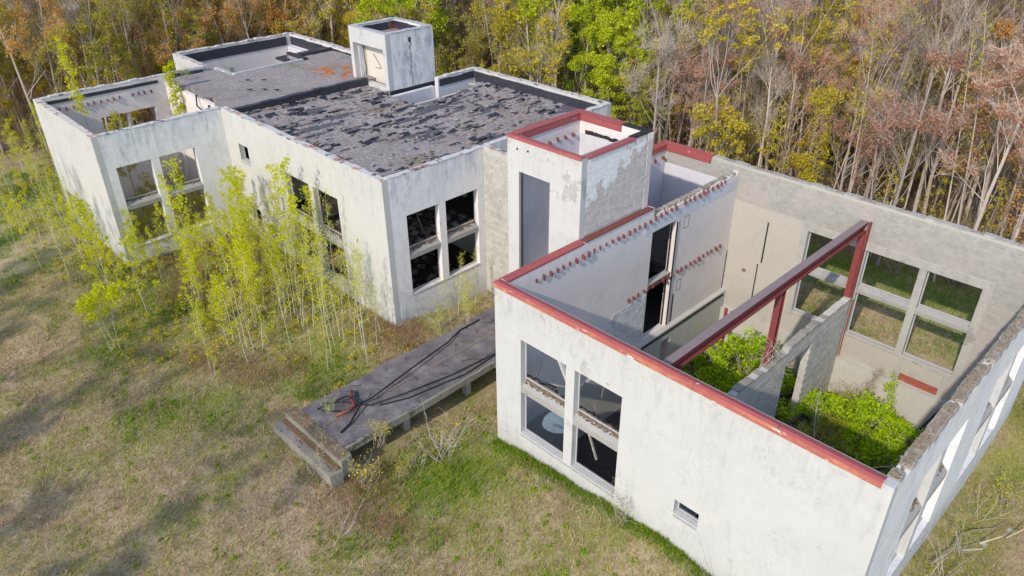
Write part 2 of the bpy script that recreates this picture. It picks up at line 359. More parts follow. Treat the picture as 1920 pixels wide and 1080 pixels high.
M_ground = t.done(t.bsdf(c, .95, t.bump(t.math('ADD', g3, t.math('MULTIPLY', g4, .6)), .8, .06)))
me.materials.append(M_ground)
wood = forest_np(X, Y).astype(float).ravel()
def lush_shade_np(x, y):
    a = np.exp(-((y-26.0)/1.8)**2)*(x > -8)*(x < 60)*.9+.5*np.exp(-((y-22.6)/.6)**2)*(x > -8)*(x < 60)  # strips behind the rear wall: green that also paints its cast shade bands
    b = np.exp(-(np.maximum(0, -.1-y)/.45)**2)*(x > 0)*(x < 15.4)*(y < .3)*.8
    c = np.exp(-((x-16.6)/1.0)**2)*(y > -1)*(y < 20)*.7
    d = np.exp(-((x+9)/2.5)**2-((y+1.5)/2.2)**2)*.7+np.exp(-((x+0.2)/2.2)**2-((y+3)/3)**2)*.9+np.exp(-((x+16)/7)**2-((y+4)/3)**2)*.4
    e = np.exp(-((x+11)/1.5)**2-((y+8)/3.5)**2)*.6+.2*np.exp(-((x-2)/4)**2-((y+3.5)/3.5)**2)+.55*np.exp(-((x+24)/9)**2-((y+8)/3)**2)+.6*np.exp(-((x+42)/7)**2-((y+6)/6)**2)
    return np.clip(a+b+c+d+e, 0, 1)
a = me.attributes.new('wood', 'FLOAT', 'POINT'); a.data.foreach_set('value', wood)
a = me.attributes.new('lush_shade', 'FLOAT', 'POINT'); a.data.foreach_set('value', lush_shade_np(X, Y).ravel())
o = bpy.data.objects.new('ground', me); col.objects.link(o); o['kind'] = 'structure'

# ------------------------------------------------------------------ wall builder
def wall(name, parent, axis, u0, u1, t0, t1, z0, z1, mat, holes=(), top=None, label=None):
    """solid wall; u runs along axis, t is its thickness range; holes=(u0,u1,z0,z1); top(u)->height for a ragged top"""
    us = {u0, u1}; zs = {z0, z1}
    for h in holes: us |= {h[0], h[1]}; zs |= {h[2], h[3]}
    if top:
        k = u0
        while k < u1: us.add(round(k, 3)); k += .4
    us = sorted(us); zs = sorted(zs)
    tz = [top((us[i]+us[i+1])/2) for i in range(len(us)-1)] if top else [z1]*(len(us)-1)
    nu, nz = len(us)-1, len(zs)-1
    def solid(i, j):
        if i < 0 or j < 0 or i >= nu or j >= nz: return False
        u, z = (us[i]+us[i+1])/2, (zs[j]+zs[j+1])/2
        return not any(h[0] < u < h[1] and h[2] < z < h[3] for h in holes)
    m = MB()
    def P(u, t_, z): return (u, t_, z) if axis == 'x' else (t_, u, z)
    fl = axis == 'y'
    def q(a, b, c, d):
        m.quad(*((a, b, c, d) if not fl else (d, c, b, a)))
    for i in range(nu):
        for j in range(nz):
            if not solid(i, j): continue
            a, b, c, d = us[i], us[i+1], zs[j], zs[j+1]
            if j == nz-1: d = tz[i]
            q(P(a, t0, c), P(b, t0, c), P(b, t0, d), P(a, t0, d))
            q(P(b, t1, c), P(a, t1, c), P(a, t1, d), P(b, t1, d))
            if not solid(i, j+1): q(P(a, t0, d), P(b, t0, d), P(b, t1, d), P(a, t1, d))
            if not solid(i, j-1): q(P(a, t1, c), P(b, t1, c), P(b, t0, c), P(a, t0, c))
            if not solid(i-1, j) : q(P(a, t1, c), P(a, t0, c), P(a, t0, d), P(a, t1, d))
            elif j == nz-1 and tz[i-1] < d: q(P(a, t1, tz[i-1]), P(a, t0, tz[i-1]), P(a, t0, d), P(a, t1, d))
            if not solid(i+1, j): q(P(b, t0, c), P(b, t1, c), P(b, t1, d), P(b, t0, d))
            elif j == nz-1 and tz[i+1] < d: q(P(b, t0, tz[i+1]), P(b, t1, tz[i+1]), P(b, t1, d), P(b, t0, d))
    return m.build(name, mat, parent, label=label)
def P3(axis, u, t_, z): return (u, t_, z) if axis == 'x' else (t_, u, z)
def bx(m, axis, u0, u1, t0, t1, z0, z1, j=0, mi=0):
    if axis == 'x': m.box(u0, min(t0, t1), z0, u1, max(t0, t1), z1, j, m=mi)
    else: m.box(min(t0, t1), u0, z0, max(t0, t1), u1, z1, j, m=mi)
def window(parent, axis, plane, s, cols, rows, depth=.35, mat=None, debris=0, frame=True):
    """grid of openings in one big hole; s=+1/-1 outward direction along the wall normal; returns the window part"""
    mat = mat or M_front
    u0, u1, z0, z1 = cols[0][0], cols[-1][1], rows[0][0], rows[-1][1]
    inn = plane-s*depth; mid = plane-s*depth*.5
    # thin metal frame lines at the inner face
    m = MB()
    for (a, b) in cols:
        for (c, d) in rows:
            tt = (inn+s*.09, inn+s*.05)
            bx(m, axis, a+.002, a+.05, *tt, c+.002, d-.002); bx(m, axis, b-.045, b-.002, *tt, c+.002, d-.002)
            bx(m, axis, a+.052, b-.047, *tt, c+.002, c+.05)
    w_ = m.build('window', M_alu, parent)
    for i in range(len(cols)-1):
        m = MB(); bx(m, axis, cols[i][1], cols[i+1][0], plane-s*.004, inn+s*.003, z0, z1); m.build('mullion', mat, w_)
    for i in range(len(rows)-1):
        for (a, b) in cols:
            c, d = rows[i][1], rows[i+1][0]
            m = MB(); n = len(m.v)
            # spandrel with sloping ledge: outer lip low, inner high
            o_, i_ = plane-s*.02, inn+s*.01
            zo = c+(d-c)*.45
            for (u, t_, z) in ((a, o_, c), (b, o_, c), (b, i_, c), (a, i_, c), (a, o_, zo), (b, o_, zo), (b, i_, d), (a, i_, d)):
                m.v.append(P3(axis, u, t_, z))
            for f in ((0,3,2,1),(4,5,6,7),(0,1,5,4),(1,2,6,5),(2,3,7,6),(3,0,4,7)): m.f.append(f); m.mi.append(0)
            m.build('spandrel', M_concd, w_)
            if debris:
                m = MB(); ns = 16; prev = None
                for k in range(ns+1):
                    u = a+.03+(b-a-.06)*k/ns; hh = random.uniform(.03, .14)*(1 if 0 < k < ns else .3); q1 = random.uniform(.45, .7)
                    row = [P3(axis, u, o_+(i_-o_)*q1, zo+(d-zo)*q1-.01), P3(axis, u, o_+(i_-o_)*(q1+.25), zo+(d-zo)*(q1+.2)+hh), P3(axis, u, i_+s*-.02, d+hh*.7)]
                    kk = len(m.v); m.v += row
                    if prev is not None:
                        for r_ in range(2): m.f.append((prev+r_, kk+r_, kk+r_+1, prev+r_+1)); m.mi.append(0)
                    prev = kk
                for _ in range(debris):
                    u = random.uniform(a+.1, b-.1); q = .4+.6*random.random()
                    t_ = o_+(i_-o_)*q; z = zo+(d-zo)*q+.01; sz = random.uniform(.012, .045)
                    rot = Matrix.Rotation(random.uniform(0, 3), 3, 'Z') @ Matrix.Rotation(random.uniform(-.8, .8), 3, 'X')
                    pp = P3(axis, u, t_, z); m.box(pp[0]-sz, pp[1]-sz*.6, pp[2]-.01, pp[0]+sz, pp[1]+sz*.6, pp[2]+sz*.7, .01, rot)
                m.build('litter', M_mulch, w_, kind='stuff')
    m = MB(); n = 0
    o_, i_ = plane+s*.03, inn+s*.012
    for (u, t_, z) in ((u0+.003, o_, z0-.12), (u1-.003, o_, z0-.12), (u1-.003, i_, z0-.12), (u0+.003, i_, z0-.12), (u0+.003, o_, z0-.07), (u1-.003, o_, z0-.07), (u1-.003, i_, z0+.04), (u0+.003, i_, z0+.04)):
        m.v.append(P3(axis, u, t_, z))
    for f in ((0,3,2,1),(4,5,6,7),(0,1,5,4),(1,2,6,5),(2,3,7,6),(3,0,4,7)): m.f.append(f); m.mi.append(0)
    m.build('sill', M_concd, w_)
    return w_
def blockmesh(name, mat, axis, L=.392, Hh=.192, D=.03):
    m = MB(); b = .006
    # box with a small arris so each block reads by itself
    def ring(d, i): return [(-L/2+i, d, -Hh/2+i), (L/2-i, d, -Hh/2+i), (L/2-i, d, Hh/2-i), (-L/2+i, d, Hh/2-i)]
    for r in (ring(0, 0), ring(D-b, 0), ring(D, b)): m.v += r
    for k in (0, 4):
        for i in range(4):
            j = (i+1) % 4; m.f.append((k+i, k+j, k+4+j, k+4+i)); m.mi.append(0)
    m.f.append((8, 9, 10, 11)); m.mi.append(0)
    if axis == 'y': m.v = [(y, x, z) for x, y, z in m.v]; 
    return m.mesh(name, mat)
def blocks(parent, axis, plane, s, u0, u1, z0, z1, mat, excl=(), maxn=300, order=None, proud=.012):
    """running-bond block facings whose faces stand proud of the wall by a few mm, each one an object"""
    me = blockmesh('block', mat, axis); half = blockmesh('block', mat, axis, L=.192)
    L = []; r = 0; z = z0
    while z+.19 < z1+.001:
        u = u0+(0 if r % 2 == 0 else -.2)
        while u < u1-.05:
            a, b = max(u, u0), min(u+.4, u1)
            if b-a > .15 and not any(e[0] < (a+b)/2 < e[1] and e[2] < z+.1 < e[3] for e in excl):
                L.append(((a+b)/2, z+.1, b-a < .3))
            u += .4
        z += .2; r += 1
    if order: L.sort(key=order)
    rest = L[maxn:]
    for (u, z, hf) in L[:maxn]:
        d = plane-s*.03+s*(proud+random.uniform(-.005, .006))
        o = inst('block', half if hf else me, P3(axis, u, d, z), parent, scale=(1, s, 1) if axis == 'x' else (s, 1, 1))
    if rest:
        m = MB(); src = {}
        for (u, z, hf) in rest:
            d = plane-s*.03+s*(proud+random.uniform(-.005, .006))
            mm = half if hf else me; n = len(m.v); off = P3(axis, u, d, z)
            sx = (1, s, 1) if axis == 'x' else (s, 1, 1)
            for v in mm.vertices: m.v.append((off[0]+v.co.x*sx[0], off[1]+v.co.y*sx[1], off[2]+v.co.z*sx[2]))
            for f in mm.polygons: m.f.append(tuple(n+i for i in f.vertices)); m.mi.append(0)
        m.build('blockwork', mat, parent, kind='stuff')
def coping(parent, axis, u0, u1, plane, s, z, w_=.36, h=.2, seg=3.0, mats=None, name='coping', rim=.05):
    """folded metal edge: sloping fascia on the outside (s) and flat top"""
    mats = mats or [M_red, M_redo]; u = u0; i = 0
    while u < u1-.01:
        v = min(u+seg*random.uniform(.9, 1.1), u1)
        if u1-v < .6: v = u1
        m = MB(); o1 = plane+s*.07; o0 = plane+s*.025; inn = plane-s*w_
        dz = random.uniform(-.012, .012)
        prof = [(o1, z-h), (o1-s*.01, z-h), (o0+s*.012, z+.03+dz), (plane-s*.06, z+rim+.03+dz), (inn, z+.015), (inn, z-.06)]
        prof2 = [(o1, z-h), (o1, z-h-.015)]
        A = [P3(axis, u+.006, a, b) for a, b in prof]; B = [P3(axis, v-.006, a, b) for a, b in prof]
        n = len(m.v); m.v += A+B; k = len(prof)
        for q in range(k-1):
            m.f.append((n+q, n+q+1, n+k+q+1, n+k+q)); m.mi.append(1 if q < 2 else 0)
        ob = m.build(name, mats, parent)
        sol = ob.modifiers.new('thick', 'SOLIDIFY'); sol.thickness = .012; sol.offset = 0
        u = v; i += 1
def cap(parent, axis, u0, u1, t0, t1, z, mat=None, seg=2.4, h=.05):
    mat = mat or M_cap; u = u0
    while u < u1-.01:
        v = min(u+seg*random.uniform(.8, 1.2), u1)
        if u1-v < .5: v = u1
        m = MB(); e = random.uniform(.015, .04)
        n = 5; 
        for k in range(n):
            a = u+(v-u)*k/n+(.004 if k == 0 else 0); b = u+(v-u)*(k+1)/n-(.004 if k == n-1 else 0)
            hh = h*random.uniform(.4, 1.2); ee = e*random.uniform(.3, 1.2)
            bx(m, axis, a, b, min(t0, t1)-ee, max(t0, t1)+ee, z+.002, z+hh)
        m.build('parapet_cap', mat, parent); u = v

# ------------------------------------------------------------------ roofless building (near right)
RB = thing('roofless_building', 'large roofless white building on the right with red metal edging and open rooms inside', 'building', (7.6, 8.8, 0))
T_ = .35
fh = [(1.45, 6.45, 1.25, 6.0), (9.03, 10.02, 2.3, 2.95)]
wall('wall', RB, 'x', 0, 15.35, 0, T_, -2.8, 8.0, M_front, fh, label='bright white front wall with four window openings')
# left wall carrying the two rows of joist ends
def wtop(u): return 8.0 if u < 9.78 else 7.52+.12*random.random()
wall('wall', RB, 'y', T_, 17.37, 0, T_, -2.8, 8.0, M_int, [(9.92, 11.9, .54, 6.72), (11.3, 12.1, -1.9, -.1)], top=wtop, label='cream inner wall with two rows of rusty joist ends')
backh = [(4.59, 12.7, .92, 5.66)]
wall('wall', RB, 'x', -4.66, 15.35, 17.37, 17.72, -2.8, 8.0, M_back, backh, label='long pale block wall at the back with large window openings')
ew = [(3.0, 7.2, 1.2, 6.1), (10.0, 14.4, 1.2, 6.1)]
wall('wall', RB, 'y', T_, 17.37, 15.0, 15.35, -2.8, 7.86, M_side, ew, label='right hand wall with broken block top')
window(RB, 'x', 0, -1, [(1.45, 3.82), (4.25, 6.45)], [(1.25, 3.4), (4.0, 6.0)], debris=110)
window(RB, 'x', 17.37, -1, [(4.59, 7.2), (7.55, 10.03), (10.36, 12.7)], [(.92, 3.3), (3.72, 5.66)], mat=M_conc)
window(RB, 'y', 15.35, 1, [(3.0, 4.9), (5.3, 7.2)], [(1.2, 3.4), (4.0, 6.1)], mat=M_front, debris=60)
window(RB, 'y', 15.35, 1, [(10.0, 12.0), (12.4, 14.4)], [(1.2, 3.4), (4.0, 6.1)], mat=M_front, debris=60)
window(RB, 'x', 0, -1, [(9.03, 10.02)], [(2.3, 2.95)])
# concrete surround bands round the rear windows (stand 2 cm proud of the wall)
m = MB()
m.box(4.28, 17.33, 5.665, 13.1, 17.366, 6.05, .0); m.box(12.705, 17.33, .6, 13.1, 17.366, 5.66); m.box(4.28, 17.33, .6, 4.585, 17.366, 5.66)
m.build('window_surround', M_conc, RB)
# blank zone under the window, recess with red steel sill
m = MB(); m.box(10.55, 17.34, -.45, 12.35, 17.366, -.05); m.build('sill_plate', M_rust, RB, label='rusty red steel plate under the rear windows')
m = MB(); m.box(10.3, 17.33, -.5, 10.53, 17.366, .72); m.box(12.37, 17.33, -.5, 12.65, 17.366, .72); m.box(10.3, 17.335, .74, 12.65, 17.366, .86); m.build('panel_frame', M_conc, RB)
# blocks
blocks(RB, 'x', 17.37, -1, -4.2, 15.0, 6.1, 7.95, M_blk, maxn=188, order=lambda b: -b[0])
blocks(RB, 'x', 17.37, -1, 13.12, 15.0, 0.9, 6.1, M_blk, maxn=112, order=lambda b: -b[1])
# block top of the right wall: each top block with two open cores
def coreblock():
    m = MB(); L, W, Hh = .39, .35, .19
    cs = [(-.165, -.02, -.115, .115), (.02, .165, -.115, .115)]
    xs_ = [-L/2, -.165, -.02, .02, .165, L/2]; ys_ = [-W/2, -.115, .115, W/2]
    for i in range(5):
        for j in range(3):
            a, b, c, d = xs_[i], xs_[i+1], ys_[j], ys_[j+1]
            if j == 1 and i in (1, 3):
                z = Hh-.13
                m.quad((a, c, z), (b, c, z), (b, d, z), (a, d, z))
                m.quad((a, c, z), (a, c, Hh), (b, c, Hh), (b, c, z)); m.quad((b, d, z), (b, d, Hh), (a, d, Hh), (a, d, z))
                m.quad((a, d, z), (a, d, Hh), (a, c, Hh), (a, c, z)); m.quad((b, c, z), (b, c, Hh), (b, d, Hh), (b, d, z))
            else: m.quad((a, c, Hh), (b, c, Hh), (b, d, Hh), (a, d, Hh))
    m.quad((-L/2, -W/2, 0), (L/2, -W/2, 0), (L/2, -W/2, Hh), (-L/2, -W/2, Hh)); m.quad((L/2, W/2, 0), (-L/2, W/2, 0), (-L/2, W/2, Hh), (L/2, W/2, Hh))
    m.quad((L/2, -W/2, 0), (L/2, W/2, 0), (L/2, W/2, Hh), (L/2, -W/2, Hh)); m.quad((-L/2, W/2, 0), (-L/2, -W/2, 0), (-L/2, -W/2, Hh), (-L/2, W/2, Hh))
    return m.mesh('block', M_blkc)
cb = coreblock()
y = .56; k = 0
while y < 17.3:
    if random.random() > .04:
        inst('block', cb, (15.175+random.uniform(-.02, .02), y, 7.862-random.uniform(0, .07)), RB, (random.uniform(-.03, .03), random.uniform(-.03, .03), math.pi/2+random.uniform(-.05, .05)))
    y += .4
m = MB()
for _ in range(420):
    yy = random.uniform(.4, 17.3); xx = random.uniform(15.03, 15.33); s_ = random.uniform(.015, .05)
    m.box(xx-s_, yy-s_, 8.02, xx+s_, yy+s_, 8.03+s_, .012, Matrix.Rotation(random.random()*3, 3, 'Z'))
for _ in range(500):
    xx = random.uniform(-1.2, 15.3); yy = random.uniform(17.4, 17.7); s_ = random.uniform(.01, .04)
    m.box(xx-s_, yy-s_, 8.0, xx+s_, yy+s_, 8.01+s_, .01, Matrix.Rotation(random.random()*3, 3, 'Z'))
m.build('rubble', M_debris, RB, kind='stuff')
# ragged capping of the back wall top
m = MB(); x = -1.3
while x < 15.3:
    l = random.uniform(.3, .9); m.box(x, 17.375, 8.003, min(x+l, 15.34), 17.715, 8.02+.07*random.random(), .008); x += l+.004
m.build('wall_top', M_conc, RB)
# red copings
coping(RB, 'x', 0, 15.05, 0, -1, 8.0, w_=.30, h=.15, seg=3.1)
coping(RB, 'y', .33, 4.93, 0, -1, 8.0, w_=.36, h=.08, seg=3.0, mats=[M_red, M_red])
m = MB(); m.box(.06, 4.99, 8.003, .40, 9.75, 8.055, .006); m.build('coping', M_stub, RB, label='dull red strip along the foot of the tower wall')
coping(RB, 'x', -4.66, -1.35, 17.72, 1, 8.0, w_=.42, h=.12, seg=4, mats=[M_red, M_red])
m = MB(); m.quad((-4.25, 17.30, 8.0), (-1.4, 17.30, 8.0), (-1.4, 17.33, 7.66), (-4.25, 17.33, 7.66)); m.quad((-1.4, 17.27, 7.66), (-4.25, 17.27, 7.66), (-4.25, 17.26, 8.0), (-1.4, 17.26, 8.0)); m.quad((-1.4, 17.27, 7.66), (-1.4, 17.33, 7.66), (-4.25, 17.33, 7.66), (-4.25, 17.27, 7.66)); m.build('fascia', M_red, RB)
m = MB(); m.box(-4.31, 9.9, 7.68, -4.24, 17.2, 8.0); m.build('fascia', M_red, RB)
# stair room behind the tower
wall('wall', RB, 'y', 9.8, 17.37, -4.66, -4.31, -.5, 8.0, M_int)
coping(RB, 'y', 9.8, 17.7, -4.66, -1, 8.003, w_=.42, h=.12, seg=4, mats=[M_red, M_red])
m = MB(); m.box(-4.30, 17.345, -.5, -.01, 17.366, 6.95); m.build('plaster_lining', M_intw, RB, label='white plaster lining of the stair room back wall')
m = MB(); m.box(-4.30, 9.8, -.5, -4.28, 17.34, 6.95); m.build('plaster_lining', M_intw, RB)
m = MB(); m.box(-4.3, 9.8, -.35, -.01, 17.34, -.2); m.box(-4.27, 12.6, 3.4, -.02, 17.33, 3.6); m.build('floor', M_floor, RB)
# joist ends
st = MB(); st.box(0, -.028, -.10, .14, .028, .10); st.v = [(x, y, z-.35*x) for x, y, z in st.v]; stub = st.mesh('joist_end', M_stub)
def joist(parent, y, z, x=.33, rz=0):
    if random.random() < .06: return
    z += random.uniform(-.015, .015); y += random.uniform(-.03, .03)
    inst('joist_end', stub, (x, y, z), parent, (random.uniform(-.12, .12), random.uniform(-.12, .18), rz+random.uniform(-.12, .12)), (random.uniform(.6, 1.35), random.uniform(.7, 1.25), random.uniform(.75, 1.15)))
y = 1.6
while y < 16.3: joist(RB, y, 7.42 if y < 9.9 else 7.50); y += .4
y = 8.36
while y < 16.4: joist(RB, y, 3.66); y += .4
for yy in (15.6, 16.3, 17.0): joist(RB, yy, 7.3, x=-4.30)
# crumbling block ends above the second half of the joist wall
bm_ = MB(); bm_.box(-.13, -.10, 0, .13, .10, .17, .02); broken = bm_.mesh('block', M_blkc)
y = 9.95
while y < 17.2:
    inst('block', broken, (.17, y, 7.5), RB, (random.uniform(-.2, .2), random.uniform(-.2, .2), random.uniform(-.4, .4))); y += .27
blocks(RB, 'y', .352, 1, 5.2, 9.9, .7, 3.3, blockmat('whitewashed_block', (.62, .61, .62), .12), maxn=0, proud=.014, excl=((5.0, 6.4, 1.9, 3.5), (6.3, 7.2, 2.7, 3.5)))
# steel strip carrying the lower row across the opening
m = MB(); m.box(.03, 9.923, 3.45, .3, 11.897, 3.72, .01); m.build('lintel', M_stub, RB, label='rusty lintel across the tall opening')
m = MB(); m.box(-.01, 9.923, 3.721, .34, 11.897, 3.80, .01); m.build('floor_edge', M_conc, RB)
# white plaster round the opening and rough band
m = MB(); m.box(.352, 9.3, 6.73, .362, 17.36, 7.3); m.build('plaster_band', M_intw, RB)
m = MB(); m.box(.10, 11.80, .55, .16, 11.86, 6.7); m.box(.352, 11.905, .6, .40, 11.98, 6.6, .01); m.build('door_frame', M_char, RB); 
m = MB(); m.box(.352, 11.99, .6, .39, 12.10, 6.7); m.build('door_frame', M_alu, RB)
m = MB(); m.box(.352, 12.28, .6, .37, 12.36, 2.3); m.box(.352, 17.30, .6, .37, 17.36, 3.0); m.build('conduit', M_char, RB)
def rect_mark(y, z):
    m = MB(); b = .025
    m.box(.352, y, z, .362, y+.42, z+b); m.box(.352, y, z+.62, .362, y+.42, z+.62+b); m.box(.352, y, z+b, .362, y+b, z+.62); m.box(.352, y+.42-b, z+b, .362, y+.42, z+.62)
    m.build('wall_outlet', M_wood, RB)
rect_mark(12.55, 6.0); rect_mark(12.5, 2.4)
# thicker basement wall giving the ledge
wall('basement_wall', RB, 'y', T_, 17.37, T_, .62, -2.75, .52, M_low, [(11.3, 12.1, -1.9, -.1)])
wall('basement_wall', RB, 'x', .62, 15.0, 17.12, 17.37, -2.75, -.52, M_low)
m = MB(); m.box(.62, 9.5, .3, .66, 17.1, .42, .01); m.build('ledge_timber', M_char, RB)
# slots in the back wall, their shade drawn as dark strips
m = MB(); m.box(2.40, 17.34, 3.0, 2.47, 17.366, 5.4, .01); m.build('dark_chase_strip', M_char, RB); m = MB(); m.box(2.22, 17.34, .7, 2.28, 17.366, 2.85, .01); m.build('dark_chase_strip', M_char, RB)
m = MB(); m.tube([(1.52, 17.36, 2.2), (1.52, 17.30, 2.2)], .11, 10, cap=True); m.build('pipe_end', M_wood, RB, label='round pipe stub in the back wall')
# steel beam and columns
def ibeam(axis, u0, u1, c, z1, w_, h, tf=.045):
    m = MB()
    bx(m, axis, u0, u1, c-w_/2, c+w_/2, z1-tf, z1, mi=0); bx(m, axis, u0, u1, c-.02, c+.02, z1-h+tf+.001, z1-tf-.001); bx(m, axis, u0, u1, c-w_/2, c+w_/2, z1-h, z1-h+tf)
    return m
ibeam('y', .37, 17.33, 7.16, 7.10, .36, .50).build('beam', M_steel, RB, label='long red steel beam crossing the open room')
m = MB(); m.box(6.99, .37, 7.102, 7.33, 17.33, 7.108); m.build('beam_top', M_steeltop, RB)
def column(x, y, z0, z1, name='steel_column'):
    m = MB(); m.box(x-.14, y-.15, z0, x+.14, y-.115, z1); m.box(x-.02, y-.114, z0, x+.02, y+.114, z1); m.box(x-.14, y+.115, z0, x+.14, y+.15, z1)
    return m.build(name, M_steel, RB)
column(7.30, 17.12, 3.12, 6.58); column(7.16, 9.65, -2.7, 6.58)
column(7.16, 1.0, -2.7, 6.58)
m = MB(); m.box(7.42, 17.1, 3.0, 7.50, 17.34, 7.15, .01); m.build('bracket', M_steel, RB)
m = MB(); m.box(7.51, 17.28, -1.4, 7.56, 17.36, 2.9, .01); m.build('downpipe', M_rust, RB)
# partition
def ptop(u): return 3.06 if u > 11 else (2.86 if u > 8.7 else 3.0)
wall('partition', RB, 'y', .36, 17.1, 7.16, 7.5, -2.7, 3.0, M_low, [(10.9, 13.4, -2.7, 2.25)], top=lambda u: ptop(u)+random.uniform(-.03, .02), label='low broken partition wall with a doorway')
blocks(RB, 'y', 7.502, 1, .5, 17.0, -2.6, 2.7, blockmat('limewashed_block', (.50, .49, .47), .14), maxn=0, proud=.012, excl=((10.8, 13.5, -2.8, 2.3), (4, 10, 2.3, 2.8)))
y = .5; me_b = MB(); me_b.box(-.18, -.19, 0, .18, .19, .16, .012); pb = me_b.mesh('block', M_blkc)
while y < 16.9:
    if random.random() > .25: inst('block', pb, (7.33, y, ptop(y)-.03-random.random()*.05), RB, (0, 0, random.uniform(-.08, .08)), (1, 1, random.uniform(.3, .9)))
    y += .4
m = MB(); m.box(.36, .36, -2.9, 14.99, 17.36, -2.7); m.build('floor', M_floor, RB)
m = MB(); random.seed(44)
for _ in range(700):
    x = random.uniform(.7, 14.8); y = random.uniform(8, 17); s_ = random.uniform(.03, .16)
    if 7.0 < x < 7.7: continue
    m.box(x-s_, y-s_, -2.7, x+s_, y+s_, -2.68+s_*.8, .03, Matrix.Rotation(random.random()*3, 3, 'Z'), m=random.choice([0, 1, 2]))
m.build('rubble', [M_debris, M_conc, M_litter], RB, kind='stuff')
# leaning post
PO = thing('broken_post', 'short leaning rusty post standing in front of the pale back corner', 'post', (2.2, 15.6, -1.6))
m = MB(); m.tube([(2.05, 15.2, -2.6), (1.75, 15.7, -.9), (1.55, 16.0, .3)], [.11, .10, .10], 7, cap=True); m.build('shaft', M_steel, PO)
m = MB(); m.tube([(1.83, 15.56, -1.3), (1.77, 15.66, -.9)], [.135, .13], 7, cap=True); m.build('collar', M_char, PO)

# debris inside: fallen boards, torn sheet, basin
DB = thing('timber_pile', 'pile of dark fallen timbers in the far right corner of the open room', 'timber', (13.2, 15.8, -2.7))
for i in range(9):
    m = MB(); a = Vector((13.0+random.uniform(-.9, 1.2), 15.0+random.uniform(-1, 1.6), -2.6+i*.05)); b = a+Vector((random.uniform(.2, 1.4), random.uniform(.6, 1.9), random.uniform(.2, 1.8)))
    b.x = min(b.x, 14.9); b.y = min(b.y, 17.0)
    m.tube([a, b], random.uniform(.03, .07), 4, cap=True); m.build('board', random.choice([M_char, M_wood, M_rust]), DB)
TK = thing('fallen_tank', 'blue grey sheet lying behind the lower left front window', 'panel', (2.6, 1.4, 1.6))
m = MB(); rr = Matrix.Rotation(R(35), 3, 'X')
n = 14; cen = Vector((2.75, 1.55, 1.35))
fq = (Vector((13, -18, 17))).to_track_quat('Z', 'Y'); cen = Vector((2.15, 1.5, 1.15))
ring = [cen+fq @ Vector((math.cos(a)*.66, math.sin(a)*.62*(1 if math.sin(a) > 0 else .55), 0)) for a in np.linspace(0, 2*math.pi, n, endpoint=False)]
ring2 = [p_+fq @ Vector((0, 0, -.05)) for p_ in ring]
m.v += [tuple(v) for v in ring+ring2]; m.f.append(tuple(range(n))); m.f.append(tuple(reversed(range(n, 2*n)))); m.mi += [0, 0]
for i in range(n): j = (i+1) % n; m.f.append((i, n+i, n+j, j)); m.mi.append(0)
m.build('sheet', M_blue, TK)
m = MB(); m.tube([(3.5, 1.0, -1.5), (2.7, 1.5, 1.2), (2.2, 1.2, 1.4)], .02, 4); m.build('wire', M_wire, TK)
# inner floor slab remains near the front windows: collapsed floor leaning
FS = thing('collapsed_floor', 'collapsed floor boards and white plank behind the upper front windows', 'debris', (3, 1.6, 3.2))
m = MB(); m.box(.7, .38, 3.15, 6.9, 1.1, 3.35, .03); m.build('slab', M_debris, FS)
m = MB(); m.tube([(2.6, .7, 5.9), (3.75, .62, 4.1)], .10, 4, cap=True); m.build('plank', M_alu, FS)
m = MB(); m.tube([(4.9, .8, 1.5), (4.4, .6, 3.3)], .05, 4, cap=True); m.tube([(4.7, 2.6, 4.1), (6.6, 1.4, 4.9)], .06, 4, cap=True); m.tube([(4.3, 2.0, 5.3), (6.9, 2.9, 4.6)], .05, 4, cap=True); m.build('pole', M_conc, FS)
for i in range(8):
    m = MB(); a = Vector((random.uniform(1.2, 6), random.uniform(.6, 2.5), random.uniform(3.3, 4.0))); m.tube([a, a+Vector((random.uniform(-1, 1), random.uniform(.5, 1.5), random.uniform(-1.2, .6)))], .035, 4, cap=True); m.build('board', random.choice([M_wood, M_char, M_conc]), FS)
m = MB()
for _ in range(500):
    a = (random.uniform(.8, 6.8), random.uniform(.38, 1.1), 3.36); s_ = random.uniform(.02, .09)
    m.box(a[0]-s_, a[1]-s_*.6, a[2], a[0]+s_, a[1]+s_*.6, a[2]+s_*.8, .015, Matrix.Rotation(random.random()*3, 3, 'Z'))
m.build('litter', M_litter, FS, kind='stuff')

# ------------------------------------------------------------------ tower
TW = thing('entrance_tower', 'tall square white tower with red rim and a tall opening, between the two main buildings', 'tower', (-2.2, 7.4, 0))
TZ = 11.64
wall('wall', TW, 'x', -4.33, 0, 4.97, 5.32, -.5, TZ, M_tower, [(-3.62, -1.74, 1.3, 10.12)], label='white front wall with a tall narrow opening')
wall('wall', TW, 'y', 5.32, 9.43, -.37, -.02, -.5, TZ, M_blkr, label='block wall facing right with peeling paint')
wall('wall', TW, 'y', 5.32, 9.43, -4.33, -3.98, -.5, TZ, M_int)
wall('wall', TW, 'x', -4.33, -.0, 9.43, 9.78, -.5, TZ, M_int)
blocks(TW, 'y', -.02, 1, 5.32, 9.43, 8.1, 11.5, M_blkt, maxn=300, proud=.02)
m = MB(); m.box(-.33, 5.30, 8.06, .006, 5.319, 11.6); 
wall('wall_end', TW, 'y', 9.431, 9.78, -.36, .004, 8.0, 11.6, M_blkt); 
m = MB(); m.box(-3.975, 9.40, -.4, -.375, 9.428, 10.75); m.box(-3.976, 5.33, -.4, -3.95, 9.39, 10.68); m.box(-.40, 5.33, -.4, -.375, 9.39, 10.68); m.build('plaster_lining', M_intw, TW)
m = MB()
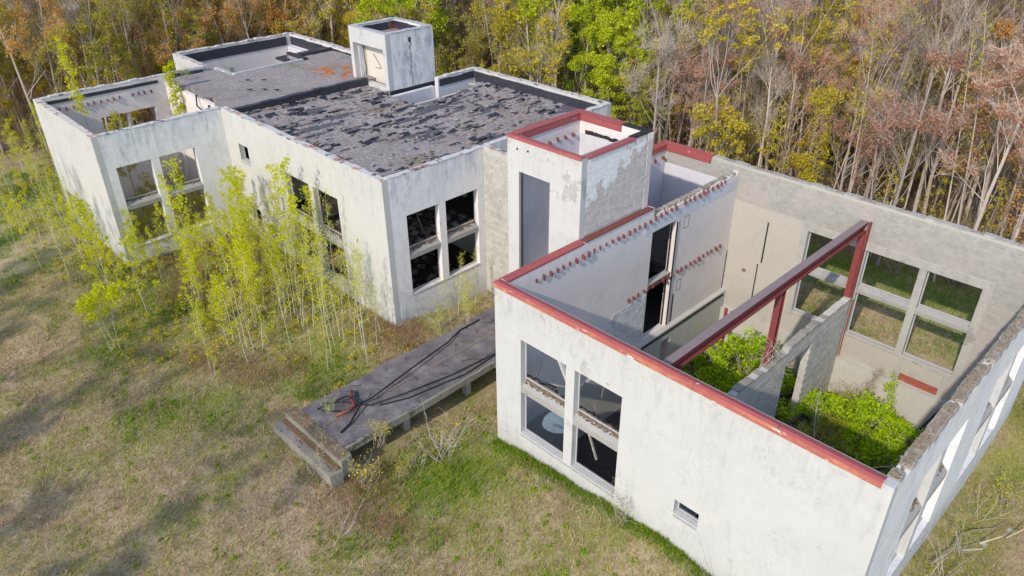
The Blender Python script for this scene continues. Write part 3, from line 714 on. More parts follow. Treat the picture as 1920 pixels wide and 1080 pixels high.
for i in range(14): m.box(-3.6+i*.24, 9.37, 10.78+random.uniform(-.03, .03), -3.37+i*.24, 9.427, 10.9+random.uniform(0, .05), .012)
m.build('charred_ledge', M_char, TW)
for yy in (7.26, 7.8, 8.35, 8.9): joist(TW, yy, 10.78, x=-3.98)
m = MB(); m.box(-3.94, 5.34, 3.9, -.41, 9.38, 4.05); m.build('floor', M_intw, TW)
m = MB(); m.box(-3.56, 5.05, 1.3, -3.50, 5.1, 10.1); m.box(-3.61, 5.10, 1.3, -3.57, 5.16, 10.1, .01); m.build('window_frame', M_char, TW)
coping(TW, 'x', -4.33, 0, 4.97, -1, TZ, w_=.30, h=.05, seg=5, mats=[M_red, M_red], rim=.02)
coping(TW, 'y', 5.28, 8.4, -.0, 1, TZ, w_=.27, h=.05, seg=5, mats=[M_red, M_red], rim=.02)
m = MB(); m.box(-.36, 8.42, TZ+.002, .0, 9.78, TZ+.05, .012); m.box(-1.5, 9.43, TZ+.002, -.38, 9.79, TZ+.05, .012); m.build('bitumen_edge', M_char, TW)
m = MB(); m.box(-4.36, 5.28, TZ+.002, -3.94, 9.36, TZ+.06, .006); m.box(-4.36, 9.37, TZ+.002, -1.52, 9.80, TZ+.06, .006); m.build('coping', M_red, TW)
m = MB(); m.box(-3.94, 9.385, 11.34, -1.5, 9.425, 11.62); m.box(-3.975, 5.34, 11.36, -3.93, 9.37, 11.62); m.build('fascia', M_red, TW)
m = MB(); m.tube([(-3.7, 4.98, 11.15), (-3.7, 4.94, 11.15)], .05, 7, cap=True); m.tube([(-3.05, 4.98, 11.2), (-3.05, 4.94, 11.2)], .05, 7, cap=True); m.build('dark_vent_disc', M_char, TW)  # dark discs stand in for the shade inside open holes

# ------------------------------------------------------------------ main flat-roofed building
MBD = thing('flat_roofed_building', 'two storey white building with a torn flat felt roof and square window openings', 'building', (-18, 9, 0))
Zm = 8.83
wall('wall', MBD, 'x', -26.06, -9.59, 1.72, 2.07, -.3, Zm, M_main, [(-19.15, -13.85, 1.3, 6.62), (-24.55, -23.4, 5.9, 6.98), (-24.5, -23.3, 1.8, 2.85)], label='sunlit white front wall')
wall('wall', MBD, 'y', 2.07, 8.27, -9.94, -9.59, -.3, Zm, M_side, [(2.99, 7.78, 2.1, 6.63)], label='stained pale side wall with four window openings')
wall('wall', MBD, 'x', -9.94, -4.34, 8.27, 8.62, -.3, Zm, M_blkr)
wall('wall', MBD, 'y', 8.62, 18.55, -9.94, -9.59, -.3, Zm, M_side)
wall('wall', MBD, 'x', -22.03, -9.59, 18.55, 18.9, -.3, Zm, M_main)
wall('wall', MBD, 'y', 15.2, 18.55, -22.03, -21.68, -.3, Zm, M_intw)
wall('wall', MBD, 'y', 10.9, 15.2, -22.40, -22.05, -.3, 8.2, M_intw)
window(MBD, 'x', 1.72, -1, [(-19.15, -16.72), (-16.25, -13.85)], [(1.3, 3.6), (4.25, 6.62)], mat=M_main, debris=50)
window(MBD, 'y', -9.59, 1, [(2.99, 5.08), (5.52, 7.78)], [(2.1, 4.12), (4.68, 6.63)], mat=M_side, debris=120)
window(MBD, 'x', 1.72, -1, [(-24.55, -23.4)], [(5.9, 6.98)]); window(MBD, 'x', 1.72, -1, [(-24.5, -23.3)], [(1.8, 2.85)])
blocks(MBD, 'x', 8.27, -1, -9.58, -4.36, 1.6, 8.75, M_blkr, maxn=300, order=lambda b: -b[1], proud=.02)
cap(MBD, 'x', -26.06, -9.59, 1.72, 2.07, Zm); cap(MBD, 'y', 2.07, 8.27, -9.94, -9.59, Zm); cap(MBD, 'x', -9.59, -4.36, 8.27, 8.62, Zm)
cap(MBD, 'y', 8.62, 18.55, -9.94, -9.59, Zm); cap(MBD, 'x', -21.68, -9.6, 18.55, 18.9, Zm); cap(MBD, 'y', 15.97, 18.9, -22.03, -21.68, Zm)
# membrane upstands on inner faces
def strip(parent, x0, y0, z0, x1, y1, z1, mat=M_dark):
    m = MB(); L = max(x1-x0, y1-y0); n = max(2, int(L/.8))
    for i in range(n):
        if x1-x0 > y1-y0: m.box(x0+(x1-x0)*i/n, y0, z0, x0+(x1-x0)*(i+1)/n-.004, y1, z1-random.uniform(0, .05), .004)
        else: m.box(x0, y0+(y1-y0)*i/n, z0, x1, y0+(y1-y0)*(i+1)/n-.004, z1-random.uniform(0, .05), .004)
    return m.build('membrane', mat, parent)
strip(MBD, -21.6, 18.50, 7.9, -10.0, 18.545, 8.70); strip(MBD, -9.99, 8.7, 7.9, -9.945, 18.45, 8.70); strip(MBD, -21.675, 15.3, 8.25, -21.63, 18.48, 8.72)
strip(MBD, -9.99, 2.2, 8.4, -9.945, 8.2, 8.7); strip(MBD, -25.2, 2.075, 8.4, -10.05, 2.11, 8.72)
# upper floor and dark interior so the openings look into rooms
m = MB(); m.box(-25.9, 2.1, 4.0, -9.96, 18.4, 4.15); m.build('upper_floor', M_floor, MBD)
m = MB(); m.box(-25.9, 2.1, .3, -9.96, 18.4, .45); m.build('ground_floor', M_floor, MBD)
wall('inner_wall', MBD, 'y', 2.1, 18.4, -20.4, -20.2, .45, 8.0, M_low, [(5, 7, .45, 3)]); wall('inner_wall', MBD, 'x', -20.1, -9.96, 10.2, 10.4, .45, 7.9, M_low, [(-18, -15, .45, 3.3), (-13.5, -11.5, 4.15, 7)])
# roof surface: terraced felt with torn strips
def roof(parent, x0, x1, y0, y1, zf, n1, n2, tear=1.0, poly=None, seed=0, thick=.25):
    r_ = np.random.default_rng(seed)
    def vn(nx_, ny_, fx, fy):
        gx, gy = int(nx_*fx)+2, int(ny_*fy)+2; g = r_.random((gx+1, gy+1))
        a = np.linspace(0, gx-1, nx_); b = np.linspace(0, gy-1, ny_); ia = a.astype(int); ib = b.astype(int); fa_ = a-ia; fb = b-ib
        fa_ = fa_*fa_*(3-2*fa_); fb = fb*fb*(3-2*fb)
        g00 = g[np.ix_(ia, ib)]; g10 = g[np.ix_(ia+1, ib)]; g01 = g[np.ix_(ia, ib+1)]; g11 = g[np.ix_(ia+1, ib+1)]
        return (g00*(1-fa_)[:, None]+g10*fa_[:, None])*(1-fb)[None]+(g01*(1-fa_)[:, None]+g11*fa_[:, None])*fb[None]
    xs_ = np.linspace(x0, x1, n1); ys_ = np.linspace(y0, y1, n2); X_, Y_ = np.meshgrid(xs_, ys_, indexing='ij')
    # streaks run along y; broken into plates
    a = vn(n1, n2, .16, .035); b = vn(n1, n2, .35, .10); c_ = vn(n1, n2, .05, .03); d_ = vn(n1, n2, .6, .5)
    f = .45*a+.3*b+.35*c_+.12*d_
    e_ = vn(n1, n2, .9, .22)
    fr = f+.10*(e_-.5)
    low = np.clip((fr-.655)/.05, 0, 1)*tear
    plate = np.round(fr*7)/7
    Z_ = zf(X_, Y_)+.15*(plate-.5)*(.4+.6*tear)-.09*low+.025*(d_-.5)+.05*(b-.5)
    keep = np.ones((n1-1, n2-1), bool)
    if poly is not None: keep = ~poly((X_[:-1, :-1]+X_[1:, 1:])/2, (Y_[:-1, :-1]+Y_[1:, 1:])/2)
    id_ = np.arange(n1*n2).reshape(n1, n2)
    q = np.stack([id_[:-1, :-1], id_[1:, :-1], id_[1:, 1:], id_[:-1, 1:]], -1)[keep]
    off = abs_loc(parent)
    me = bpy.data.meshes.new('roof'); me.from_pydata(np.stack([X_-off[0], Y_-off[1], Z_-off[2]], -1).reshape(-1, 3).tolist(), [], q.tolist())
    me.materials.append(M_roof); at = me.attributes.new('low', 'FLOAT', 'POINT'); at.data.foreach_set('value', low.ravel())
    o = bpy.data.objects.new('roof', me); col.objects.link(o); o.parent = parent
    s_ = o.modifiers.new('thick', 'SOLIDIFY'); s_.thickness = thick; s_.offset = -1
    return o, low, X_, Y_, Z_
def hole_main(x, y):
    xe = -18.5-(y-10.9)*.27+.25*np.sin(y*3.1)+.12*np.sin(y*7.3)     # right edge of the collapsed strip beside the roof box
    return ((x < xe) & (y > 11.4) & (x > -22.9)) | ((x < -22.0) & (y > 11.9))
zmain = lambda x, y: 8.50-.022*(y-2)
ro, low, RX, RY, RZ = roof(MBD, -25.25, -9.97, 2.1, 18.5, zmain, 230, 240, 1.0, hole_main, 3)
# loose torn sheets and upturned felt edges on the roof
ii, jj = np.where((low[1:, :-1] > .6) & (low[:-1, :-1] < .3)); sel = rng.permutation(len(ii))[:230]
m = MB()
for q in sel:
    i, j = ii[q], jj[q]; x, y, z = RX[i, j], RY[i, j], RZ[i, j]
    if hole_main(x, y): continue
    L = random.uniform(.15, .8); hgt_ = random.uniform(.04, .14); wd = random.uniform(.03, .16)
    yaw = random.gauss(0, .12); rot = Matrix.Rotation(yaw, 3, 'Z') @ Matrix.Rotation(random.uniform(-.8, .8), 3, 'Y')
    m.box(x-wd, y-L/2, z, x+wd, y+L/2, z+.02+hgt_*.4, .02, rot, m=0 if random.random() < .7 else 1)
m.build('torn_felt', [M_dark, M_roof], MBD, kind='stuff')
m = MB()
for _ in range(500):
    x = random.uniform(-25, -10.2); y = random.uniform(2.3, 18.2)
    if hole_main(x, y): continue
    s_ = random.uniform(.015, .07); z = zmain(x, y)+.06
    m.box(x-s_, y-s_*2, z, x+s_, y+s_*2, z+s_*.6, .012, Matrix.Rotation(random.gauss(0, .5), 3, 'Z'), m=random.choice([0, 0, 1, 2]))
m.build('roof_debris', [M_debris, M_dark, M_conc], MBD, kind='stuff')
m = MB(); m.box(-21.2, 17.6, 8.05, -20.0, 18.2, 8.12, .05, Matrix.Rotation(.3, 3, 'Z')); m.build('fallen_slab', M_conc, MBD, label='loose pale slab lying in the rear corner of the roof')
m = MB(); m.box(-18.75, 12.6, 7.0, -18.62, 12.75, 8.25); m.build('pipe', M_intw, MBD)
# curb between the two roof levels
m = MB(); y = 2.1
while y < 11.9:
    l = random.uniform(.7, 1.4); m.box(-25.62, y, 8.15, -25.26, min(y+l, 11.95), 8.80+random.uniform(-.02, .03), .012); y += l+.005
m.build('roof_curb', M_dark, MBD)
m = MB(); m.tube([(-25.0, 2.3, 8.72), (-24.9, 5, 8.62), (-24.95, 8.5, 8.55)], .05, 5, cap=True); m.build('loose_pipe', M_char, MBD)
# scraps of charred material by the window openings
DI = thing('burnt_debris', 'heaps of pale burnt debris seen through the dark side windows', 'debris', (-12, 5, 4.2))
m = MB()
for _ in range(420):
    x = random.uniform(-16, -10.2); y = random.uniform(2.4, 8.4); s_ = random.uniform(.03, .16)
    z = random.choice([4.16, .46]); m.box(x-s_, y-s_, z, x+s_, y+s_*1.6, z+s_*.7, .03, Matrix.Rotation(random.random()*3, 3, 'Z'), m=random.choice([0, 1, 2]))
m.build('rubble', [M_debris, M_conc, M_wood], DI, kind='stuff')
for i in range(7):
    m = MB(); x = random.uniform(-13, -10.4); y = random.uniform(3, 7.6); m.tube([(x, y, 4.3), (x+random.uniform(-1.5, .2), y+random.uniform(-1, 1), 4.3+random.uniform(.2, 1.6))], .05, 4, cap=True); m.build('timber', random.choice([M_char, M_wood]), DI)

# roof box (square turret on the roof)
PX = thing('roof_turret', 'square white box standing on the flat roof with one large opening', 'turret', (-25, 14, 8))
x0, x1, y0, y1, z0, z1 = -27.03, -22.87, 12.0, 15.95, 8.05, 11.97
wall('wall', PX, 'x', x0, x1, y0, y0+.4, z0, z1, M_tower, [(-26.68, -23.25, 8.5, 10.98)])
wall('wall', PX, 'y', y0+.4, y1, x1-.4, x1, z0, z1, M_side); wall('wall', PX, 'y', y0+.4, y1, x0, x0+.4, z0, z1, M_side)
wall('wall', PX, 'x', x0+.4, x1-.4, y1-.4, y1, z0, z1, M_side)
m = MB(); m.box(-26.62, 12.9, 8.3, -23.28, 12.98, 11.2); m.build('back_panel', flatmat('cream_board', (.60, .56, .50), .8, .06, 1), PX, label='cream board closing the opening')
m = MB(); m.box(x0+.41, y0+.41, 11.2, x1-.41, y1-.41, 11.35); m.build('roof', M_roof, PX)
strip(PX, x0+.42, y1-.45, 11.35, x1-.42, y1-.405, 11.9); strip(PX, x0+.405, y0+.45, 11.35, x0+.45, y1-.47, 11.9); strip(PX, x1-.45, y0+.45, 11.35, x1-.405, y1-.47, 11.9); strip(PX, x0+.42, y0+.405, 11.35, x1-.42, y0+.44, 11.9)
cap(PX, 'x', x0, x1, y0, y0+.4, z1, M_alu, 5); cap(PX, 'x', x0, x1, y1-.4, y1, z1, M_alu, 5); cap(PX, 'y', y0+.41, y1-.41, x0, x0+.4, z1, M_alu, 5); cap(PX, 'y', y0+.41, y1-.41, x1-.4, x1, z1, M_alu, 5)
m = MB(); m.box(x1+.002, 13.85, 11.25, x1+.012, 14.05, 11.55, .01); m.build('scupper', M_char, PX)
m = MB(); z = 11.2
while z > 8.6:
    dy = random.uniform(-.06, .06); m.box(x1+.002, 13.9+dy, z-.22, x1+.008, 13.9+dy+random.uniform(.03, .14), z, .01); z -= .19
m.build('crack', M_concd, PX, label='long vertical crack with stained edges')
strip(PX, x1+.002, y0+.0, 7.95, x1+.05, y1, 8.35); m = MB(); m.box(x0, y0-.06, 7.9, x1, y0-.003, 8.22); m.build('membrane', M_conc, PX)
m = MB(); m.tube([(-26.55, 12.75, 10.8), (-26.5, 12.7, 9.9), (-26.56, 12.8, 9.3), (-26.5, 12.75, 8.6)], .03, 4); m.tube([(-25.6, 12.85, 10.2), (-25.0, 12.85, 9.6), (-24.8, 12.85, 9.35), (-25.5, 12.85, 9.3)], .015, 4); m.build('cable', M_wire, PX)
m = MB()
for i in range(5): m.tube([(-24.9+.05*i, 14, 11.35), (-25.2+.15*i, 14+.1*i, 12.3-.1*i)], .015, 4)
m.build('bent_rods', M_rust, PX)

# ------------------------------------------------------------------ west (left) wing
LW = thing('left_wing', 'roofless left wing with tall walls, small trees growing inside', 'building', (-31, -1, 0))
wall('wall', LW, 'x', -36.3, -26.06, -5.83, -5.48, -.3, Zm, M_main, [(-35.5, -32.0, .9, 2.95)], label='sunlit white end wall')
wall('wall', LW, 'y', -5.48, 1.715, -26.41, -26.06, -.3, Zm, M_side, [(-5.0, -.35, 1.9, 6.85)], label='streaked grey white wall with a wide window opening')
wall('wall', LW, 'y', -5.48, 5.2, -36.3, -35.95, -.3, Zm, M_int, [(-2.3, 1.3, 4.6, 6.9)])
wall('wall', LW, 'x', -35.95, -26.42, 2.3, 2.6, -.3, 8.35, M_int, label='pale inner wall below the roof edge')
window(LW, 'y', -26.06, 1, [(-5.0, -3.0), (-2.55, -.35)], [(1.9, 4.2), (4.75, 6.85)], mat=M_side, debris=20)
window(LW, 'x', -5.83, -1, [(-35.5, -32.0)], [(.9, 2.95)])
window(LW, 'y', -35.95, 1, [(-2.3, -.6), (-.4, 1.3)], [(4.6, 6.9)], mat=M_conc)
cap(LW, 'x', -36.3, -26.06, -5.83, -5.48, Zm, redpaint('left_coping', red=(.34, .17, .14), rust=(.45, .42, .38), peel=.50, rustt=.50)); cap(LW, 'y', -5.48, 1.7, -26.41, -26.06, Zm); cap(LW, 'y', -5.48, 5.2, -36.3, -35.95, Zm, h=.1)
strip(LW, -35.945, -5.4, 8.42, -35.90, 1.9, 8.66); strip(LW, -35.945, 2.7, 8.1, -35.90, 5.2, 8.8)
for i in range(15): joist(LW, -4.6+i*.42, 8.0, x=-35.96)
m = MB(); m.box(-35.9, -5.4, .3, -26.5, 2.2, .5); m.build('floor', M_floor, LW)
m = MB()
for i in range(9): 
    a = Vector((random.uniform(-35, -28), random.uniform(-4, 1), .6)); m.tube([a, a+Vector((random.uniform(-2, 2), random.uniform(-1, 1), random.uniform(.1, 2)))], .05, 4, cap=True)
m.build('fallen_timbers', M_wood, LW)
m = MB(); m.tube([(-28.9, 2.2, 8.3), (-28.7, 2.0, 7.0), (-28.8, 2.1, 5.6)], .06, 5, cap=True); m.tube([(-30.6, 2.2, 8.6), (-30.3, 2.0, 8.0), (-29.4, 2.2, 7.5)], .05, 5); m.build('hanging_pipe', M_char, LW)

# west roof
WR = thing('rear_wing', 'rear left wing with worn flat roof and a deep roofless room behind it', 'building', (-34, 9, 0))
zwest = lambda x, y: 8.55+0*x
def hole_w(x, y):
    return ((x < -33.4+.0*y) & (y > 6.3) & (y < 11.9)) | ((y < 2.62+.25*np.sin(x*2.3)+.1*np.sin(x*6.1)) & (x < -28.0)) | ((x+35.9) < (y-4.6)*0-.0)
roof(WR, -35.9, -25.65, 2.2, 15.3, zwest, 150, 160, .35, hole_w, 11)
wall('wall', WR, 'x', -41.5, -36.31, 5.4, 5.75, -.3, Zm, M_main); wall('wall', WR, 'y', 5.75, 15.25, -41.5, -41.15, -.3, Zm, M_int)
wall('wall', WR, 'x', -41.5, -27.03, 15.25, 15.6, -.3, Zm, M_intw)
wall('wall', WR, 'y', 6.3, 11.9, -33.75, -33.45, -.3, 8.62, M_intw); wall('wall', WR, 'x', -41.14, -37.2, 14.9, 15.2, 3, 7.9, M_intw)
wall('wall', WR, 'x', -36.3, -33.76, 6.2, 6.4, -.3, 8.6, M_intw)
cap(WR, 'x', -41.5, -36.31, 5.4, 5.75, Zm); cap(WR, 'y', 5.75, 15.25, -41.5, -41.15, Zm, h=.12); cap(WR, 'x', -41.5, -27.05, 15.25, 15.6, Zm, h=.1)
cap(WR, 'y', 6.4, 11.9, -33.75, -33.45, 8.62, M_alu); cap(WR, 'x', -36.0, -33.76, 6.2, 6.4, 8.6, M_alu)
strip(WR, -41.145, 5.8, 8.0, -41.10, 14.85, 8.72); strip(WR, -41.1, 15.20, 8.0, -27.1, 15.245, 8.72)
m = MB(); m.box(-38.0, 12.0, 7.85, -35.9, 15.15, 8.05, .02); m.box(-36.0, 11.95, 8.0, -33.5, 12.25, 8.75, .02); m.box(-34.9, 12.26, 8.05, -34.6, 15.15, 8.78, .02); m.build('roof_curb', M_dark, WR)
m = MB(); m.box(-41.1, 5.8, 4.4, -33.8, 15.1, 4.6); m.build('floor', M_conc, WR)
m = MB(); m.box(-40.9, 9.3, 4.6, -40.8, 9.7, 7.2, .02); m.build('post', M_conc, WR)
m = MB()
for i in range(10):
    a = Vector((random.uniform(-40.8, -35), random.uniform(6.5, 14), 4.7)); m.tube([a, a+Vector((random.uniform(-1, 1), random.uniform(-3, 3), random.uniform(.1, 1.2)))], .06, 4, cap=True)
m.build('fallen_timbers', M_wood, WR)
for (fx, fy, s_) in ((-29.0, 5.2, .25), (-28.3, 5.9, .2), (-27.6, 6.4, .22), (-31.2, 6.2, .2), (-30.4, 7.0, .2)):
    m = MB(); z = 8.64; m.v += [(fx-s_, fy-s_, z+.05), (fx+s_, fy-.1, z+.14), (fx, fy+s_, z+.02), (fx, fy, z-.03)]; m.f += [(0, 1, 2), (0, 3, 1), (1, 3, 2), (2, 3, 0)]; m.mi += [0]*4; m.build('torn_flap', M_dark, WR)

# ------------------------------------------------------------------ raised walkway
WK = thing('walkway', 'raised concrete walkway with dark felt top leading to the tower', 'walkway', (-4.8, 0, .6))
m = MB(); y = -5.75
while y < 8.2:
    e = min(y+2.0, 8.25); jl = random.uniform(-.04, .04)
    m.box(-6.55+.1*math.sin(y), y, 1.02, -4.83, e-.004, 1.26, .02); m.box(-4.79, y, 1.0, -3.08+jl, e-.004, 1.22, .025); y = e
m.build('deck', M_paver, WK)
m = MB(); m.box(-4.84, -5.7, 1.1, -4.78, 8.2, 1.275, .01); m.build('joint_strip', M_debris, WK)
m = MB(); y = -5.75
while y < 8.2:
    e = y+random.uniform(.5, 1.3); m.box(-3.06, y, .93, -2.93+random.uniform(-.02, .03), min(e, 8.25), 1.25+random.uniform(-.02, .05), .015); y = e+.005
m.build('edge_kerb', M_kerb, WK)
m = MB(); m.box(-6.5, -5.7, .0, -6.2, 8.2, 1.01); m.build('side_wall', M_concd, WK)
m = MB(); [m.box(-3.75, yy, -.4, -3.45, yy+.3, .98, .01) for yy in (-2.5, 1.2, 4.9)]; m.build('pier', M_concd, WK)
AB = MB(); AB.box(-6.95, -6.95, -.1, -2.45, -6.35, .78, .03); AB.box(-6.85, -6.33, -.1, -2.5, -5.78, 1.18, .04); AB.build('end_block', M_kerb, WK, label='heavy weathered concrete block at the end of the walkway')
m = MB(); m.box(-6.9, -6.6, .79, -2.6, -6.36, .84, .03); m.build('ledge_moss', M_litter, WK)
CB = thing('fallen_cables', 'black cables and branches lying across the walkway', 'cable', (-5, -2, 1.3))
def cable(pts, r): m = MB(); m.tube(pts, r, 5); return m.build('cable', M_wire, CB, smooth=True)
cable([(-6.2, 4.6, 1.28), (-6.15, 3.2, 1.3), (-5.6, 2.0, 1.45), (-5.1, -.5, 1.55), (-4.7, -3.2, 1.45), (-4.9, -4.6, 1.35), (-5.7, -5.2, 1.3)], .04)
cable([(-3.3, 6, 1.28), (-3.4, 3, 1.33), (-3.6, .5, 1.31), (-4.0, -2, 1.38), (-4.4, -3.6, 1.4), (-5.4, -4.4, 1.5), (-6.1, -4.9, 1.3)], .03)
cable([(-3.5, 5, 1.26), (-3.2, 1, 1.3), (-3.7, -2, 1.3), (-4.2, -3.2, 1.3)], .03)
cable([(-5.9, -5.3, 1.3), (-5.4, -4.0, 1.6), (-4.6, -3.9, 1.5), (-4.1, -4.8, 1.3), (-3.9, -5.4, 1.28)], .05)
for i in range(26):
    t_ = random.random(); a = Vector((-3.3-random.random()*2.8, -4+9*t_, 1.28)); d = Vector((random.uniform(-.9, .9), random.uniform(-.9, .9), random.uniform(0, .25)))
    m = MB(); m.tube([a, a+d*.5+Vector((0, 0, .06)), a+d], [.016, .012, .005], 3); m.build('twig', M_char, CB)
RP = thing('rusty_pipe', 'bent rusty red pipe lying at the near end of the walkway', 'pipe', (-5.2, -4.4, 1.3))
m = MB(); m.tube([(-5.75, -3.6, 1.45), (-5.3, -3.9, 1.5), (-4.8, -4.1, 1.42), (-4.75, -4.5, 1.4), (-4.9, -5.0, 1.35)], .075, 7, cap=True); m.build('pipe_run', M_steel, RP, smooth=True)

# ------------------------------------------------------------------ vegetation generators
def leafcloud(m, cs, n, size, spread, mi=0, flat=.5):
    """n leaf quads around each centre"""
    for (c, rad) in cs:
        for _ in range(n):
            d = rng.normal(size=3); d /= np.linalg.norm(d)+1e-9
            p_ = np.array(c)+d*rad*rng.random()**.45*np.array((1, 1, flat+.3))
            s_ = size*rng.uniform(.6, 1.3)
            a = rng.normal(size=3); a /= np.linalg.norm(a)+1e-9; b = np.cross(a, rng.normal(size=3)); b /= np.linalg.norm(b)+1e-9
            k = len(m.v)
            m.v += [tuple(p_-a*s_), tuple(p_-b*s_*.55), tuple(p_+a*s_), tuple(p_+b*s_*.55)]
            m.f.append((k, k+1, k+2, k+3)); m.mi.append(mi)
def sapling(seed, h, dens, leaf, bark=B_aspen, stems=1, lsize=.05, spread=.55, r0=.024, start=.35):
    random.seed(seed); tr = MB(); lf = MB(); cs = []
    for s_ in range(stems):
        hh = h*random.uniform(.75, 1.05); x, y = (random.uniform(-.25, .25), random.uniform(-.25, .25)) if stems > 1 else (0, 0)
        lean = Vector((random.gauss(0, .055), random.gauss(0, .055), 1)); pts = []
        wx, wy = random.uniform(0, 6), random.uniform(0, 6)
        for i in range(9):
            t_ = i/8; pts.append(Vector((x, y, -.2))+lean*hh*t_+Vector((.16*math.sin(wx+t_*5), .16*math.sin(wy+t_*4), 0))*t_)
        tr.tube(pts, [r0*(1-.85*i/8) for i in range(9)], 4)
        nb = int(16*h/5)
        for i in range(nb):
            t_ = start+(1-start)*(i+random.random())/nb; k = min(int(t_*8), 7); p0 = pts[k].lerp(pts[k+1], t_*8-k)
            L = spread*(1.15-t_)*random.uniform(.6, 1.4)+.12; an = random.uniform(0, 6.3)
            p1 = p0+Vector((math.cos(an)*L*.8, math.sin(an)*L*.8, L*.8)); tr.tube([p0, p0.lerp(p1, .5)+Vector((0, 0, -.04)), p1], [.009, .007, .003], 3)
            for q in range(3): cs.append((tuple(p0.lerp(p1, random.uniform(.35, 1.05))), random.uniform(.14, .34)))
    leafcloud(lf, cs, dens, lsize, .2)
    return tr.mesh('trunk', bark, True), lf.mesh('crown', leaf)
def tree(seed, h, bark, leaf, nleaf, lsize, fork=.35, spread=1.0, twig=3, r0=.135):
    """tall forest tree: forked limbs, twigs, sparse spring leaf"""
    random.seed(seed); tr = MB(); lf = MB(); cs = []
    def grow(p, d, L, r, lv):
        n = 4 if lv < 2 else 3; pts = [p]; q = p; dd = d.copy(); rad = [r]
        for i in range(n):
            w0 = .035 if lv == 0 else .11
            dd = (dd+Vector((random.gauss(0, w0), random.gauss(0, w0), random.uniform(.0, .14)))).normalized()
            q = q+dd*L/n; pts.append(q); rad.append(max(r*(1-(.55 if lv < 3 else .8)*(i+1)/n), .006))
        tr.tube(pts, rad, 6 if lv == 0 else (4 if lv == 1 else 3))
        if lv >= 3:
            if random.random() < .8: cs.append((tuple(q), random.uniform(.25, .55)*spread))
            return
        nb = (4, 4, 5)[lv]
        nb = random.randint(nb-1, nb+1)
        if lv == 0:
            for i in range(9):   # side limbs on the upper trunk
                t_ = random.uniform(fork, .98); k = min(int(t_*n), n-1); pp = pts[k].lerp(pts[k+1], t_*n-k)
                an = random.uniform(0, 6.28); up = random.uniform(.8, 2.2); dv = Vector((math.cos(an), math.sin(an), up)).normalized()
                grow(pp, dv, h*random.uniform(.16, .34)*spread*(1.25-t_), r*.26, 1)
        for i in range(nb):
            t_ = random.uniform(.45, 1.0) if lv > 0 else 1.0; k = min(int(t_*n), n-1); pp = pts[k].lerp(pts[k+1], min(1, t_*n-k))
            an = random.uniform(0, 6.28); sp_ = random.uniform(.25, .75)*(1 if lv else .6)
            side = dd.orthogonal().normalized(); side.rotate(Matrix.Rotation(an, 3, dd).to_quaternion())
            dv = (dd+side*sp_+Vector((0, 0, .12))).normalized()
            grow(pp, dv, L*(.42, .55, .55)[lv]*random.uniform(.7, 1.2), rad[k+1]*.55, lv+1)
    grow(Vector((0, 0, -.4)), Vector((random.gauss(0, .03), random.gauss(0, .03), 1)).normalized(), h*.66, r0, 0)
    if nleaf: 
        random.shuffle(cs)
        leafcloud(lf, cs, nleaf, lsize, .4, flat=.4)
    # fine twigs as thin blades
    tw = MB() if False else tr
    for (c, rad) in cs:
        c = Vector(c)
        for _ in range(twig):
            d = Vector((random.gauss(0, 1), random.gauss(0, 1), random.gauss(1.0, .7))).normalized()*random.uniform(.5, 1.3); s_ = d.orthogonal().normalized()*.011
            k = len(tr.v); tr.v += [tuple(c-s_), tuple(c+s_), tuple(c+d)]; tr.f.append((k, k+1, k+2)); tr.mi.append(0)
    return tr.mesh('trunk', bark, False), (lf.mesh('crown', leaf) if nleaf else None)
def plant(name, label, cat, meshes, loc, rz, s, group, z=None):
    o = thing(name, label, cat, (loc[0], loc[1], H(*loc) if z is None else z), group); o.rotation_euler = (0, 0, rz); o.scale = (s, s, s*random.uniform(.9, 1.1))
    for nm, me in zip(('trunk', 'crown'), meshes):
        if me is None: continue
        c = bpy.data.objects.new(nm, me); col.objects.link(c); c.parent = o
    return o

# forest variants
V = []
kinds = []
def addv(kind, **k): V.append(tree(100+len(V), **k)); kinds.append(kind)
addv('bare', h=19, bark=B_pale, leaf=None, nleaf=0, lsize=.1, fork=.45, twig=9)
addv('bare', h=16, bark=B_grey, leaf=None, nleaf=0, lsize=.1, fork=.4, twig=9)
addv('bare', h=21, bark=B_pale, leaf=None, nleaf=0, lsize=.1, fork=.5, twig=9, spread=.8)
addv('pink', h=18, bark=B_grey, leaf=L_pink, nleaf=30, lsize=.065, twig=8)
addv('pink', h=20, bark=B_pale, leaf=L_pink, nleaf=30, lsize=.065, twig=8)
addv('yellow', h=17, bark=B_pale, leaf=L_yellow, nleaf=26, lsize=.09, twig=5)
addv('yellow', h=14, bark=B_grey, leaf=L_yellow, nleaf=30, lsize=.09, twig=2, fork=.2)
addv('yellow', h=10, bark=B_grey, leaf=L_yellow, nleaf=30, lsize=.08, twig=2, fork=.15)
addv('orange', h=18, bark=B_grey, leaf=L_orange, nleaf=20, lsize=.075, twig=3)
addv('orange', h=15, bark=B_brown, leaf=L_orange, nleaf=24, lsize=.08, twig=2, fork=.25)
addv('green', h=18, bark=B_grey, leaf=L_green, nleaf=62, lsize=.12, twig=1, fork=.04, spread=1.35)
addv('green', h=14, bark=B_pale, leaf=L_bright, nleaf=34, lsize=.10, twig=1, fork=.15)
addv('olive', h=16, bark=B_grey, leaf=L_olive, nleaf=24, lsize=.09, twig=3)
addv('olive', h=12, bark=B_brown, leaf=L_olive, nleaf=26, lsize=.09, twig=3, fork=.15)
KI = {k: [i for i, q in enumerate(kinds) if q == k] for k in set(kinds)}
CAMX, CAMY = 18.65, -17.17
def px_of(x, y, z=5.):
    q = cam_o.rotation_euler.to_matrix().transposed() @ (Vector((x, y, z))-cam_o.location)
    return (960+1418.7*q.x/-q.z, 540-1418.7*q.y/-q.z) if q.z < -1 else None
